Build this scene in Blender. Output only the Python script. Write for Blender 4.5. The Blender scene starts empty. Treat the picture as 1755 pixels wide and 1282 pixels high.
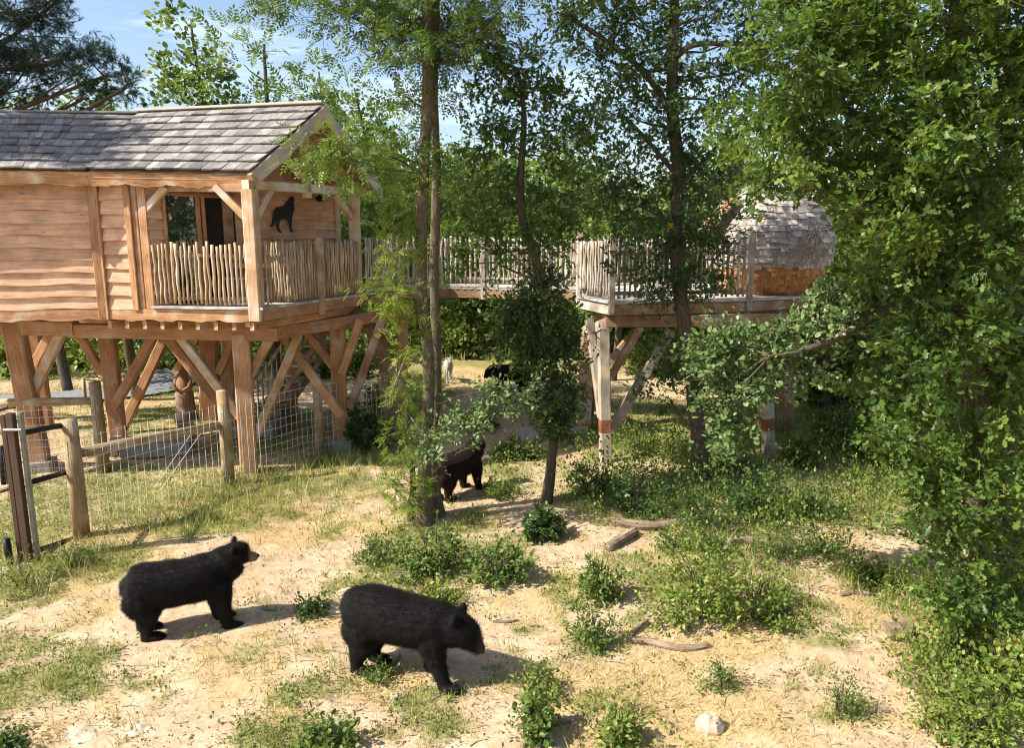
import bpy, math, random
import numpy as np
from mathutils import Vector, Matrix
sc = bpy.context.scene
COL = sc.collection
PI = math.pi
R = math.radians

# ---------------------------------------------------------------- camera, sky, sun, exposure
FPX, CX, CY, PITCH, CAMZ = 1300.0, 877.5, 641.0, R(10.7), 4.9
cam_data = bpy.data.cameras.new('camera')
cam_data.sensor_width = 36.0
cam_data.lens = FPX / 1755.0 * 36.0
cam_data.clip_start = 0.1
cam_data.clip_end = 2000
cam = bpy.data.objects.new('camera', cam_data)
COL.objects.link(cam)
cam.location = (0, 0, CAMZ)
cam.rotation_euler = (R(90) - PITCH, 0, 0)
sc.camera = cam

SUN_DIR = Vector((1.0, 0.36, -0.98)).normalized()      # the way the light travels
SUN_EL = math.asin(-SUN_DIR.z)
SUN_AZ = math.atan2(-SUN_DIR.x, -SUN_DIR.y)
world = bpy.data.worlds.new('World')
sc.world = world
world.use_nodes = True
wn, wl = world.node_tree.nodes, world.node_tree.links
wn.clear()
w_out = wn.new('ShaderNodeOutputWorld')
w_bg = wn.new('ShaderNodeBackground')
w_bg.inputs['Strength'].default_value = 0.108
w_sky = wn.new('ShaderNodeTexSky')
w_sky.sky_type = 'NISHITA'
w_sky.sun_disc = False
w_sky.sun_elevation = SUN_EL
w_sky.sun_rotation = SUN_AZ
w_sky.air_density = 1.0
w_sky.dust_density = 1.2
w_sky.ozone_density = 1.0
w_tc = wn.new('ShaderNodeTexCoord')
w_map = wn.new('ShaderNodeMapping')
w_map.inputs['Rotation'].default_value = (0, 0, R(25))
w_map.inputs['Scale'].default_value = (1.2, 3.0, 9.0)
w_noise = wn.new('ShaderNodeTexNoise')
w_noise.inputs['Scale'].default_value = 1.6
w_noise.inputs['Detail'].default_value = 7
w_noise.inputs['Roughness'].default_value = 0.62
w_ramp = wn.new('ShaderNodeMapRange')
w_ramp.inputs['From Min'].default_value = 0.52
w_ramp.inputs['From Max'].default_value = 0.80
w_ramp.inputs['To Max'].default_value = 0.3
w_mix = wn.new('ShaderNodeMix')
w_mix.data_type = 'RGBA'
w_mix.inputs['B'].default_value = (16.0, 16.3, 16.8, 1)
wl.new(w_tc.outputs['Generated'], w_map.inputs['Vector'])
wl.new(w_map.outputs['Vector'], w_noise.inputs['Vector'])
wl.new(w_noise.outputs['Fac'], w_ramp.inputs['Value'])
wl.new(w_ramp.outputs['Result'], w_mix.inputs['Factor'])
wl.new(w_sky.outputs['Color'], w_mix.inputs['A'])
wl.new(w_mix.outputs['Result'], w_bg.inputs['Color'])
wl.new(w_bg.outputs['Background'], w_out.inputs['Surface'])

sun_data = bpy.data.lights.new('sun', 'SUN')
sun_data.energy = 5.0
sun_data.angle = R(0.55)
sun_data.color = (1.0, 0.93, 0.80)
sun = bpy.data.objects.new('sun', sun_data)
COL.objects.link(sun)
sun.rotation_euler = SUN_DIR.to_track_quat('-Z', 'Y').to_euler()
sun.location = (-20, 0, 30)

sc.view_settings.view_transform = 'Standard'
sc.view_settings.look = 'None'
sc.view_settings.gamma = 1
sc.view_settings.exposure = 0.97
sc.view_settings.use_curve_mapping = False
sc.cycles.max_bounces = 6
sc.cycles.diffuse_bounces = 4
sc.cycles.glossy_bounces = 2
sc.cycles.transmission_bounces = 3
sc.cycles.transparent_max_bounces = 6
sc.cycles.use_adaptive_sampling = True
sc.cycles.adaptive_threshold = 0.03
sc.cycles.use_denoising = True
sc.cycles.filter_width = 1.1

# ---------------------------------------------------------------- measuring
cp, sp = math.cos(PITCH), math.sin(PITCH)
def ray(px, py):
    a, b = (px - CX) / FPX, (py - CY) / FPX
    return Vector((a, cp - b * sp, -(sp + b * cp)))
def at(px, py, z=0.0):
    d = ray(px, py)
    return Vector((0, 0, CAMZ)) + d * ((z - CAMZ) / d.z)
def atd(px, py, y):
    d = ray(px, py)
    return Vector((0, 0, CAMZ)) + d * (y / d.y)
def mpp(y, z=2.0):                       # metres that one photo pixel spans at distance y
    return (y * cp + (CAMZ - z) * sp) / FPX

def _h(ix, iy, s):
    v = np.sin(ix * 127.1 + iy * 311.7 + s * 74.7) * 43758.5453
    return v - np.floor(v)
def vnoise(x, y, s=0):
    x = np.asarray(x, float); y = np.asarray(y, float)
    ix, iy = np.floor(x), np.floor(y)
    fx, fy = x - ix, y - iy
    fx = fx * fx * (3 - 2 * fx); fy = fy * fy * (3 - 2 * fy)
    a, b = _h(ix, iy, s), _h(ix + 1, iy, s)
    c, d = _h(ix, iy + 1, s), _h(ix + 1, iy + 1, s)
    return (a * (1 - fx) + b * fx) * (1 - fy) + (c * (1 - fx) + d * fx) * fy
def fbm(x, y, s=0, o=4):
    t, a, n = 0, 0.5, 0
    for i in range(o):
        t = t + a * vnoise(np.asarray(x) * 2 ** i, np.asarray(y) * 2 ** i, s + i * 7); n += a; a *= 0.5
    return t / n
def gh(x, y):                            # height of the ground
    d = np.hypot(x, np.asarray(y) - 12)
    near = (fbm(np.asarray(x) * 0.35, np.asarray(y) * 0.35, 3) - 0.5) * 0.22 + (fbm(np.asarray(x) * 2.2, np.asarray(y) * 2.2, 9, 3) - 0.5) * 0.055
    return near + np.clip((d - 45) / 100, 0, 1) * 3.0
def ground_at(px, py):
    p = at(px, py, 0)
    for _ in range(4):
        p = at(px, py, float(gh(p.x, p.y)))
    return p

# ---------------------------------------------------------------- materials
def new_mat(name):
    m = bpy.data.materials.new(name)
    m.use_nodes = True
    nt = m.node_tree
    return m, nt.nodes, nt.links, nt.nodes['Principled BSDF'], nt.nodes['Material Output']
def set_ramp(n, stops):
    cr = n.color_ramp
    while len(cr.elements) < len(stops): cr.elements.new(0.5)
    for e, (p, c) in zip(cr.elements, stops):
        e.position = p; e.color = (*c, 1)
def wood(name, dark, light, grey=None, greyamt=0.0, rough=0.75, bump=0.25, scale=1.0, var=0.28):
    m, N, L, B, O = new_mat(name)
    uv = N.new('ShaderNodeUVMap'); uv.uv_map = 'UVMap'
    oi = N.new('ShaderNodeObjectInfo')
    add = N.new('ShaderNodeVectorMath'); add.operation = 'MULTIPLY_ADD'
    add.inputs[1].default_value = (37, 17, 5)
    L.new(oi.outputs['Random'], add.inputs[0]); L.new(uv.outputs['UV'], add.inputs[2])
    mp = N.new('ShaderNodeMapping'); mp.inputs['Scale'].default_value = (1.2 * scale, 22 * scale, 1)
    L.new(add.outputs[0], mp.inputs['Vector'])
    n1 = N.new('ShaderNodeTexNoise'); n1.inputs['Scale'].default_value = 2.2; n1.inputs['Detail'].default_value = 6; n1.inputs['Distortion'].default_value = 0.4
    L.new(mp.outputs['Vector'], n1.inputs['Vector'])
    n2 = N.new('ShaderNodeTexNoise'); n2.inputs['Scale'].default_value = 2.6; n2.inputs['Detail'].default_value = 4
    L.new(add.outputs[0], n2.inputs['Vector'])
    vr = N.new('ShaderNodeTexVoronoi'); vr.inputs['Scale'].default_value = 2.3
    mp2 = N.new('ShaderNodeMapping'); mp2.inputs['Scale'].default_value = (1.0, 2.4, 1)
    L.new(add.outputs[0], mp2.inputs['Vector']); L.new(mp2.outputs['Vector'], vr.inputs['Vector'])
    kn = N.new('ShaderNodeMapRange'); kn.inputs['From Min'].default_value = 0.03; kn.inputs['From Max'].default_value = 0.11
    kn.inputs['To Min'].default_value = 0.45; kn.inputs['To Max'].default_value = 1.0
    L.new(vr.outputs['Distance'], kn.inputs['Value'])
    rp = N.new('ShaderNodeValToRGB'); set_ramp(rp, [(0.32, dark), (0.66, light)])
    L.new(n1.outputs['Fac'], rp.inputs['Fac'])
    last = rp.outputs['Color']
    if grey:
        gm = N.new('ShaderNodeMix'); gm.data_type = 'RGBA'
        gm.inputs['B'].default_value = (*grey, 1)
        gr = N.new('ShaderNodeMapRange'); gr.inputs['From Min'].default_value = 0.62 - greyamt * 0.5; gr.inputs['From Max'].default_value = 0.78 - greyamt * 0.3
        L.new(n2.outputs['Fac'], gr.inputs['Value']); L.new(gr.outputs['Result'], gm.inputs['Factor'])
        L.new(last, gm.inputs['A']); last = gm.outputs['Result']
    hs = N.new('ShaderNodeHueSaturation')
    vm = N.new('ShaderNodeMapRange'); vm.inputs['To Min'].default_value = 1 - var; vm.inputs['To Max'].default_value = 1 + var
    L.new(oi.outputs['Random'], vm.inputs['Value'])
    mul = N.new('ShaderNodeMath'); mul.operation = 'MULTIPLY'
    L.new(vm.outputs['Result'], mul.inputs[0]); L.new(kn.outputs['Result'], mul.inputs[1])
    n3 = N.new('ShaderNodeMapRange'); n3.inputs['From Min'].default_value = 0.3; n3.inputs['From Max'].default_value = 0.7
    n3.inputs['To Min'].default_value = 0.72; n3.inputs['To Max'].default_value = 1.2
    L.new(n2.outputs['Fac'], n3.inputs['Value'])
    mul2 = N.new('ShaderNodeMath'); mul2.operation = 'MULTIPLY'
    L.new(mul.outputs[0], mul2.inputs[0]); L.new(n3.outputs['Result'], mul2.inputs[1])
    L.new(mul2.outputs[0], hs.inputs['Value']); L.new(last, hs.inputs['Color'])
    L.new(hs.outputs['Color'], B.inputs['Base Color'])
    B.inputs['Roughness'].default_value = rough
    B.inputs['Specular IOR Level'].default_value = 0.25
    bp = N.new('ShaderNodeBump'); bp.inputs['Strength'].default_value = bump; bp.inputs['Distance'].default_value = 0.01
    L.new(n1.outputs['Fac'], bp.inputs['Height']); L.new(bp.outputs['Normal'], B.inputs['Normal'])
    return m
def plain(name, c1, c2, scale=8, rough=0.8, spec=0.3, metal=0, bump=0.2, detail=6):
    m, N, L, B, O = new_mat(name)
    tc = N.new('ShaderNodeTexCoord')
    n1 = N.new('ShaderNodeTexNoise'); n1.inputs['Scale'].default_value = scale; n1.inputs['Detail'].default_value = detail; n1.inputs['Roughness'].default_value = 0.65
    L.new(tc.outputs['Object'], n1.inputs['Vector'])
    rp = N.new('ShaderNodeValToRGB'); set_ramp(rp, [(0.33, c1), (0.67, c2)])
    L.new(n1.outputs['Fac'], rp.inputs['Fac']); L.new(rp.outputs['Color'], B.inputs['Base Color'])
    B.inputs['Roughness'].default_value = rough; B.inputs['Specular IOR Level'].default_value = spec; B.inputs['Metallic'].default_value = metal
    bp = N.new('ShaderNodeBump'); bp.inputs['Strength'].default_value = bump; bp.inputs['Distance'].default_value = 0.02
    L.new(n1.outputs['Fac'], bp.inputs['Height']); L.new(bp.outputs['Normal'], B.inputs['Normal'])
    return m
def leafmat(name, stops, trans=(0.22, 0.34, 0.04), tmix=0.33, rough=0.5, spec=0.35):
    m, N, L, B, O = new_mat(name)
    a = N.new('ShaderNodeAttribute'); a.attribute_name = 'v'
    rp = N.new('ShaderNodeValToRGB'); set_ramp(rp, stops)
    L.new(a.outputs['Fac'], rp.inputs['Fac'])
    L.new(rp.outputs['Color'], B.inputs['Base Color'])
    B.inputs['Roughness'].default_value = rough; B.inputs['Specular IOR Level'].default_value = spec
    t = N.new('ShaderNodeBsdfTranslucent')
    mc = N.new('ShaderNodeMix'); mc.data_type = 'RGBA'; mc.inputs['Factor'].default_value = 0.5
    mc.inputs['B'].default_value = (*trans, 1)
    L.new(rp.outputs['Color'], mc.inputs['A']); L.new(mc.outputs['Result'], t.inputs['Color'])
    mx = N.new('ShaderNodeMixShader'); mx.inputs['Fac'].default_value = tmix
    L.new(B.outputs['BSDF'], mx.inputs[1]); L.new(t.outputs['BSDF'], mx.inputs[2]); L.new(mx.outputs['Shader'], O.inputs['Surface'])
    return m

M = {}
M['fir'] = wood('fir_cladding', (0.52, 0.285, 0.175), (0.70, 0.45, 0.29), var=0.10)
M['fir_old'] = wood('fir_beam', (0.32, 0.155, 0.075), (0.52, 0.29, 0.15), grey=(0.36, 0.29, 0.24), greyamt=0.12, var=0.14)
M['fir_pale'] = wood('fir_pale_beam', (0.44, 0.26, 0.13), (0.64, 0.44, 0.26), grey=(0.50, 0.44, 0.38), greyamt=0.35, var=0.08)
M['fascia'] = wood('eave_board', (0.36, 0.16, 0.07), (0.56, 0.32, 0.16), grey=(0.52, 0.42, 0.33), greyamt=0.25, var=0.05)
M['barge'] = wood('barge_board', (0.40, 0.33, 0.27), (0.56, 0.50, 0.45), grey=(0.52, 0.40, 0.29), greyamt=0.3, var=0.05)
M['stick'] = wood('peeled_stick', (0.34, 0.22, 0.12), (0.56, 0.40, 0.24), grey=(0.46, 0.40, 0.33), greyamt=0.3, var=0.22)
M['stick_grey'] = wood('weathered_stick', (0.24, 0.18, 0.13), (0.44, 0.36, 0.28), grey=(0.42, 0.38, 0.33), greyamt=0.45, var=0.25)
M['deck_grey'] = wood('weathered_deck', (0.30, 0.25, 0.20), (0.50, 0.45, 0.39), grey=(0.50, 0.47, 0.44), greyamt=0.5, var=0.12)
M['brown'] = wood('brown_beam', (0.22, 0.12, 0.06), (0.38, 0.23, 0.13), grey=(0.34, 0.28, 0.23), greyamt=0.25, var=0.12)
M['leg'] = wood('weathered_leg', (0.28, 0.235, 0.19), (0.45, 0.385, 0.315), grey=(0.56, 0.40, 0.26), greyamt=0.15, var=0.06)
M['red'] = wood('red_stain', (0.20, 0.06, 0.03), (0.30, 0.11, 0.055), var=0.05)
M['shingle'] = wood('grey_shingle', (0.145, 0.135, 0.132), (0.30, 0.28, 0.268), grey=(0.32, 0.275, 0.25), greyamt=0.2, rough=0.85, var=0.32, scale=1.6)
M['shake'] = wood('grey_shake', (0.22, 0.185, 0.16), (0.45, 0.385, 0.34), grey=(0.48, 0.43, 0.39), greyamt=0.3, rough=0.85, var=0.28, scale=2)
M['cedar'] = wood('orange_cedar', (0.24, 0.10, 0.04), (0.50, 0.25, 0.10), var=0.35, scale=2)
M['log'] = wood('fence_log', (0.24, 0.15, 0.075), (0.44, 0.31, 0.17), grey=(0.38, 0.33, 0.25), greyamt=0.25, var=0.1, bump=0.5)
M['deadwood'] = wood('dead_wood', (0.13, 0.085, 0.06), (0.31, 0.22, 0.155), grey=(0.32, 0.27, 0.22), greyamt=0.3, var=0.2, bump=0.6)
M['dark_int'] = plain('dark_interior', (0.012, 0.009, 0.007), (0.03, 0.02, 0.014))  # near-black; also colours the shadow strip in the roof valley
M['black'] = plain('black_metal', (0.006, 0.006, 0.006), (0.014, 0.013, 0.012), rough=0.5, scale=20)
M['brownmetal'] = plain('brown_metal', (0.055, 0.03, 0.02), (0.09, 0.05, 0.035), rough=0.45, spec=0.5, scale=6)
M['greymetal'] = plain('grey_metal', (0.22, 0.21, 0.19), (0.4, 0.38, 0.35), rough=0.5, metal=0.4, scale=6)
M['concrete'] = plain('concrete', (0.20, 0.18, 0.155), (0.34, 0.31, 0.27), scale=5)
M['asphalt'] = plain('path_gravel', (0.16, 0.165, 0.18), (0.24, 0.245, 0.26), scale=14, rough=0.9)
M['stone'] = plain('pale_stone', (0.34, 0.26, 0.18), (0.58, 0.48, 0.36), scale=5, bump=0.5)
M['pebble'] = plain('pebble_stone', (0.30, 0.22, 0.15), (0.60, 0.48, 0.35), scale=1.2)
m, N, L, B, O = new_mat('galvanised_wire')
B.inputs['Base Color'].default_value = (0.70, 0.70, 0.67, 1); B.inputs['Metallic'].default_value = 0.25; B.inputs['Roughness'].default_value = 0.4
M['wire'] = m
m, N, L, B, O = new_mat('window_glass')
B.inputs['Base Color'].default_value = (0.02, 0.03, 0.025, 1); B.inputs['Roughness'].default_value = 0.03; B.inputs['Specular IOR Level'].default_value = 1.0; B.inputs['IOR'].default_value = 1.9
M['glass'] = m
m, N, L, B, O = new_mat('flower_yellow')
B.inputs['Base Color'].default_value = (0.75, 0.5, 0.02, 1)
M['yellow'] = m

def barkmat(name, c1, c2, moss=0.0, sc_=1.0):
    m, N, L, B, O = new_mat(name)
    uv = N.new('ShaderNodeUVMap'); uv.uv_map = 'UVMap'
    mp = N.new('ShaderNodeMapping'); mp.inputs['Scale'].default_value = (6 * sc_, 26 * sc_, 1)
    L.new(uv.outputs['UV'], mp.inputs['Vector'])
    n1 = N.new('ShaderNodeTexNoise'); n1.inputs['Scale'].default_value = 1.3; n1.inputs['Detail'].default_value = 8; n1.inputs['Roughness'].default_value = 0.7; n1.inputs['Distortion'].default_value = 1.2
    L.new(mp.outputs['Vector'], n1.inputs['Vector'])
    rp = N.new('ShaderNodeValToRGB'); set_ramp(rp, [(0.36, c1), (0.64, c2)])
    L.new(n1.outputs['Fac'], rp.inputs['Fac'])
    n2 = N.new('ShaderNodeTexNoise'); n2.inputs['Scale'].default_value = 3.0; n2.inputs['Detail'].default_value = 5
    L.new(uv.outputs['UV'], n2.inputs['Vector'])
    mr = N.new('ShaderNodeMapRange'); mr.inputs['From Min'].default_value = 0.60 - moss * 0.3; mr.inputs['From Max'].default_value = 0.72 - moss * 0.2
    mr.inputs['To Max'].default_value = 0.8
    L.new(n2.outputs['Fac'], mr.inputs['Value'])
    mx = N.new('ShaderNodeMix'); mx.data_type = 'RGBA'; mx.inputs['B'].default_value = (0.13, 0.12, 0.05, 1)
    L.new(mr.outputs['Result'], mx.inputs['Factor']); L.new(rp.outputs['Color'], mx.inputs['A'])
    L.new(mx.outputs['Result'], B.inputs['Base Color']); B.inputs['Roughness'].default_value = 0.9; B.inputs['Specular IOR Level'].default_value = 0.15
    bp = N.new('ShaderNodeBump'); bp.inputs['Strength'].default_value = 0.9; bp.inputs['Distance'].default_value = 0.02
    L.new(n1.outputs['Fac'], bp.inputs['Height']); L.new(bp.outputs['Normal'], B.inputs['Normal'])
    return m
M['bark_ash'] = barkmat('ash_bark', (0.055, 0.042, 0.030), (0.24, 0.185, 0.13), 0.3)
M['bark_oak'] = barkmat('oak_bark', (0.045, 0.034, 0.026), (0.16, 0.125, 0.09), 0.15)
M['twig'] = barkmat('twig_bark', (0.06, 0.045, 0.032), (0.17, 0.13, 0.09), 0)
M['twig_pale'] = barkmat('pale_twig_bark', (0.20, 0.16, 0.12), (0.38, 0.31, 0.24), 0)
g = lambda a, b, c: (a, b, c)
M['oakleaf'] = leafmat('oak_leaves', [(0, g(.032, .068, .014)), (.5, g(.078, .142, .026)), (1, g(.18, .245, .045))], trans=(.30, .42, .04), tmix=.38, rough=.42)
M['oakdark'] = leafmat('dark_oak_leaves', [(0, g(.03, .06, .018)), (.5, g(.06, .11, .028)), (1, g(.12, .175, .04))], trans=(.20, .30, .04), tmix=.32, rough=.42)
M['oakpale'] = leafmat('pale_oak_leaves', [(0, g(.07, .12, .035)), (.5, g(.14, .21, .07)), (1, g(.25, .32, .13))], trans=(.2, .3, .08), tmix=.25)
M['ashleaf'] = leafmat('ash_leaves', [(0, g(.05, .09, .02)), (.5, g(.11, .18, .03)), (1, g(.21, .28, .05))])
M['ashyellow'] = leafmat('young_ash_leaves', [(0, g(.09, .15, .02)), (.5, g(.18, .26, .03)), (1, g(.32, .38, .06))], trans=(.4, .45, .05), tmix=.4)
M['bgleaf'] = leafmat('far_leaves', [(0, g(.06, .10, .022)), (.5, g(.125, .19, .04)), (1, g(.23, .29, .07))], trans=(.3, .4, .06), tmix=.4)
M['bgyellow'] = leafmat('far_yellow_leaves', [(0, g(.10, .14, .025)), (.5, g(.19, .25, .05)), (1, g(.31, .36, .10))], tmix=.4)
M['pine'] = leafmat('pine_needles', [(0, g(.012, .03, .022)), (.5, g(.025, .055, .035)), (1, g(.05, .09, .05))], trans=(.05, .1, .04), tmix=.12)
M['shrubleaf'] = leafmat('shrub_leaves', [(0, g(.06, .10, .022)), (.5, g(.13, .19, .04)), (1, g(.26, .31, .08))])
M['bramble'] = leafmat('bramble_leaves', [(0, g(.08, .13, .022)), (.5, g(.18, .24, .04)), (.88, g(.33, .36, .10)), (1, g(.45, .25, .10))])
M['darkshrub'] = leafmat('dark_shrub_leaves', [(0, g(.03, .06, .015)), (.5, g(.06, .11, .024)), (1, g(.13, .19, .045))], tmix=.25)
M['drygrass'] = leafmat('dry_grass_blades', [(0, g(.34, .24, .11)), (.5, g(.50, .39, .20)), (1, g(.62, .53, .34))], trans=(.5, .38, .15), tmix=.25, spec=.2)
M['greengrass'] = leafmat('green_grass_blades', [(0, g(.10, .16, .025)), (.45, g(.24, .29, .06)), (1, g(.50, .45, .15))], trans=(.3, .4, .06), tmix=.3, spec=.25)
M['deadleaf'] = leafmat('dead_leaves', [(0, g(.14, .07, .035)), (.5, g(.30, .19, .10)), (1, g(.45, .33, .2))], trans=(.2, .1, .04), tmix=.15)

# ---------------------------------------------------------------- object helpers
def tag(o, label=None, cat=None, group=None, kind=None):
    if label: o['label'] = label
    if cat: o['category'] = cat
    if group: o['group'] = group
    if kind: o['kind'] = kind
    return o
def thing(name, loc, label, cat, group=None):
    o = bpy.data.objects.new(name, None)
    o.empty_display_size = 0.2
    COL.objects.link(o); o.location = loc
    return tag(o, label, cat, group)
WORLD = {}
def wloc(o):
    v = Vector((0, 0, 0))
    while o is not None:
        v += Vector(o.location); o = o.parent
    return v
class MB:
    def __init__(s): s.v = []; s.f = []; s.uv = []
    def face(s, idx, uvs): s.f.append(tuple(idx)); s.uv.append(uvs)
    def prism(s, rings, caps=True, closed=True, uo=None):
        """rings: lists of points, all the same count; joined side by side."""
        n = len(rings[0]); b = len(s.v)
        uo = random.uniform(0, 20) if uo is None else uo; vo = random.uniform(0, 20)
        us = [0.0]
        for i in range(1, len(rings)):
            us.append(us[-1] + (Vector(rings[i][0]) - Vector(rings[i - 1][0])).length)
        per = [0.0]
        for j in range(n): per.append(per[-1] + (Vector(rings[0][(j + 1) % n]) - Vector(rings[0][j])).length)
        for r in rings: s.v += [tuple(p) for p in r]
        m = n if closed else n - 1
        for i in range(len(rings) - 1):
            for j in range(m):
                k = (j + 1) % n
                s.face((b + i * n + j, b + i * n + k, b + (i + 1) * n + k, b + (i + 1) * n + j),
                       ((uo + us[i], vo + per[j]), (uo + us[i], vo + per[j + 1]), (uo + us[i + 1], vo + per[j + 1]), (uo + us[i + 1], vo + per[j])))
        if caps and closed:
            for i, rev in ((0, True), (len(rings) - 1, False)):
                ids = [b + i * n + j for j in range(n)]
                c = Vector(rings[i][0])
                q = [(vo + (Vector(rings[i][j]) - c).length * 0.1, uo + (Vector(rings[i][j]) - c).length) for j in range(n)]
                if rev: ids.reverse(); q.reverse()
                s.face(ids, tuple(q))
    def beam(s, p0, p1, w, h, up=(0, 0, 1), ch=0.012, w1=None, h1=None, up1=None):
        p0, p1 = Vector(p0), Vector(p1)
        t = (p1 - p0).normalized(); up = Vector(up)
        side = t.cross(up)
        if side.length < 1e-4: side = t.cross(Vector((0, 1, 0)))
        side.normalize(); u2 = side.cross(t).normalized()
        def ring(p, w, h):
            a, b, c = w / 2, h / 2, min(ch, w * .25, h * .25)
            q = [(-a + c, -b), (a - c, -b), (a, -b + c), (a, b - c), (a - c, b), (-a + c, b), (-a, b - c), (-a, -b + c)]
            return [p + side * x + u2 * y for x, y in q]
        s.prism([ring(p0, w, h), ring(p1, w1 or w, h1 or h)])
    def tube(s, pts, rad, n=8, caps=True, wob=0.0):
        pts = [Vector(p) for p in pts]
        if not hasattr(rad, '__len__'): rad = [rad] * len(pts)
        rings = []; side = None
        for i, p in enumerate(pts):
            t = (pts[min(i + 1, len(pts) - 1)] - pts[max(i - 1, 0)])
            if t.length < 1e-9: t = Vector((0, 0, 1))
            t.normalize()
            if side is None:
                side = t.cross(Vector((0.13, 0.97, 0.2)))
                if side.length < 1e-3: side = t.cross(Vector((1, 0, 0)))
            side = (side - t * side.dot(t)).normalized()
            u2 = t.cross(side)
            rings.append([p + (side * math.cos(a) + u2 * math.sin(a)) * rad[i] * (1 + random.uniform(-wob, wob))
                          for a in [2 * PI * k / n for k in range(n)]])
        s.prism(rings, caps=caps)
    def box(s, lo, hi): 
        c = [(lo[i] + hi[i]) / 2 for i in range(3)]
        s.beam((lo[0], c[1], c[2]), (hi[0], c[1], c[2]), hi[1] - lo[1], hi[2] - lo[2])
    def build(s, name, mat, parent=None, smooth=False, loc=None):
        off = wloc(parent) if parent else Vector((0, 0, 0))
        if loc is not None: off = off + 0 * off
        me = bpy.data.meshes.new(name)
        base = Vector(loc) if loc is not None else off
        me.from_pydata([(x - base.x, y - base.y, z - base.z) for x, y, z in s.v], [], s.f)
        ul = me.uv_layers.new(name='UVMap')
        flat = [c for f in s.uv for q in f for c in q]
        ul.data.foreach_set('uv', flat)
        if smooth: me.polygons.foreach_set('use_smooth', [True] * len(me.polygons))
        me.materials.append(mat)
        me.update()
        o = bpy.data.objects.new(name, me); COL.objects.link(o)
        if parent:
            o.parent = parent
        if loc is not None: o.location = Vector(loc) - off
        return o
def one(fn, name, mat, parent, smooth=False):
    mb = MB(); fn(mb); return mb.build(name, mat, parent, smooth)
def beam_part(name, p0, p1, w, h, mat, parent, up=(0, 0, 1), **k):
    mb = MB(); mb.beam(p0, p1, w, h, up, **k); return mb.build(name, mat, parent)

def np_mesh(name, V, F, mat, parent=None, v=None, smooth=False, off=None):
    """V (n,3), F (m,3 or 4) arrays -> one object."""
    me = bpy.data.meshes.new(name)
    V = np.asarray(V, np.float32); F = np.asarray(F, np.int32); k = F.shape[1]
    o_ = wloc(parent) if parent else (off or Vector((0, 0, 0)))
    V = V - np.array([o_.x, o_.y, o_.z], np.float32)
    me.vertices.add(len(V)); me.vertices.foreach_set('co', V.ravel())
    me.loops.add(F.size); me.loops.foreach_set('vertex_index', F.ravel())
    me.polygons.add(len(F)); me.polygons.foreach_set('loop_start', np.arange(0, F.size, k, dtype=np.int32))
    if smooth: me.polygons.foreach_set('use_smooth', np.ones(len(F), bool))
    if v is not None:
        a = me.attributes.new('v', 'FLOAT', 'POINT'); a.data.foreach_set('value', np.asarray(v, np.float32))
    me.materials.append(mat)
    me.update(calc_edges=True)
    o = bpy.data.objects.new(name, me); COL.objects.link(o)
    if parent: o.parent = parent
    elif off: o.location = off
    return o

# leaf templates: x along the leaf, y across, z up; unit length
T_SIMPLE = (np.array([(0, 0, 0), (.45, .30, .06), (1, 0, -.08), (.45, -.30, .06)]), np.array([(0, 1, 2), (0, 2, 3)]))
T_ROUND = (np.array([(0, 0, 0), (.25, .30, .05), (.72, .32, .04), (1, 0, -.08), (.72, -.32, .04), (.25, -.30, .05)]), np.array([(0, 1, 2), (0, 2, 3), (0, 3, 4), (0, 4, 5)]))
T_OAK = (np.array([(0, 0, 0), (.22, .17, .04), (.34, .08, .01), (.55, .33, .07), (.68, .15, .01), (.88, .22, .02), (1, 0, -.1),
                   (.88, -.22, .02), (.68, -.15, .01), (.55, -.33, .07), (.34, -.08, .01), (.22, -.17, .04)]),
         np.array([(0, 1, 2), (0, 2, 10), (0, 10, 11), (2, 3, 4), (2, 4, 8), (2, 8, 10), (8, 9, 10), (4, 5, 6), (4, 6, 8), (6, 7, 8)]))
def _ash():
    V, F = [], []
    def lf(bx, by, ang, ln):
        c, s_ = math.cos(ang), math.sin(ang); b = len(V)
        for x, y, z in ((0, 0, 0), (.5, .19, .02), (1, 0, -.12), (.5, -.19, .02)):
            x *= ln; y *= ln; V.append((bx + x * c - y * s_, by + x * s_ + y * c, z * ln - bx * bx * .22))
        F.extend([(b, b + 1, b + 2), (b, b + 2, b + 3)])
    for i in range(4):
        for sgn in (1, -1): lf(.2 + .19 * i, 0, sgn * 1.0, .36 - .02 * i)
    lf(.88, 0, 0, .34)
    return np.array(V), np.array(F)
T_ASH = _ash()
def _needle():
    V, F = [], []; rg = random.Random(4)
    for i in range(14):
        a = rg.uniform(0, 2 * PI); sp_ = rg.uniform(.25, .9); x0 = rg.uniform(0, .45); b = len(V)
        d = Vector((1, math.cos(a) * sp_, math.sin(a) * sp_)).normalized()
        q = d.cross(Vector((rg.uniform(-1, 1), rg.uniform(-1, 1), rg.uniform(-1, 1)))).normalized() * .022
        p = Vector((x0, 0, 0)); t_ = p + d * .75
        V.extend([tuple(p - q), tuple(p + q), tuple(t_)]); F.append((b, b + 1, b + 2))
    return np.array(V), np.array(F)
T_NEEDLE = _needle()
def unit(a): return a / np.maximum(np.linalg.norm(a, axis=1, keepdims=True), 1e-6)
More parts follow.
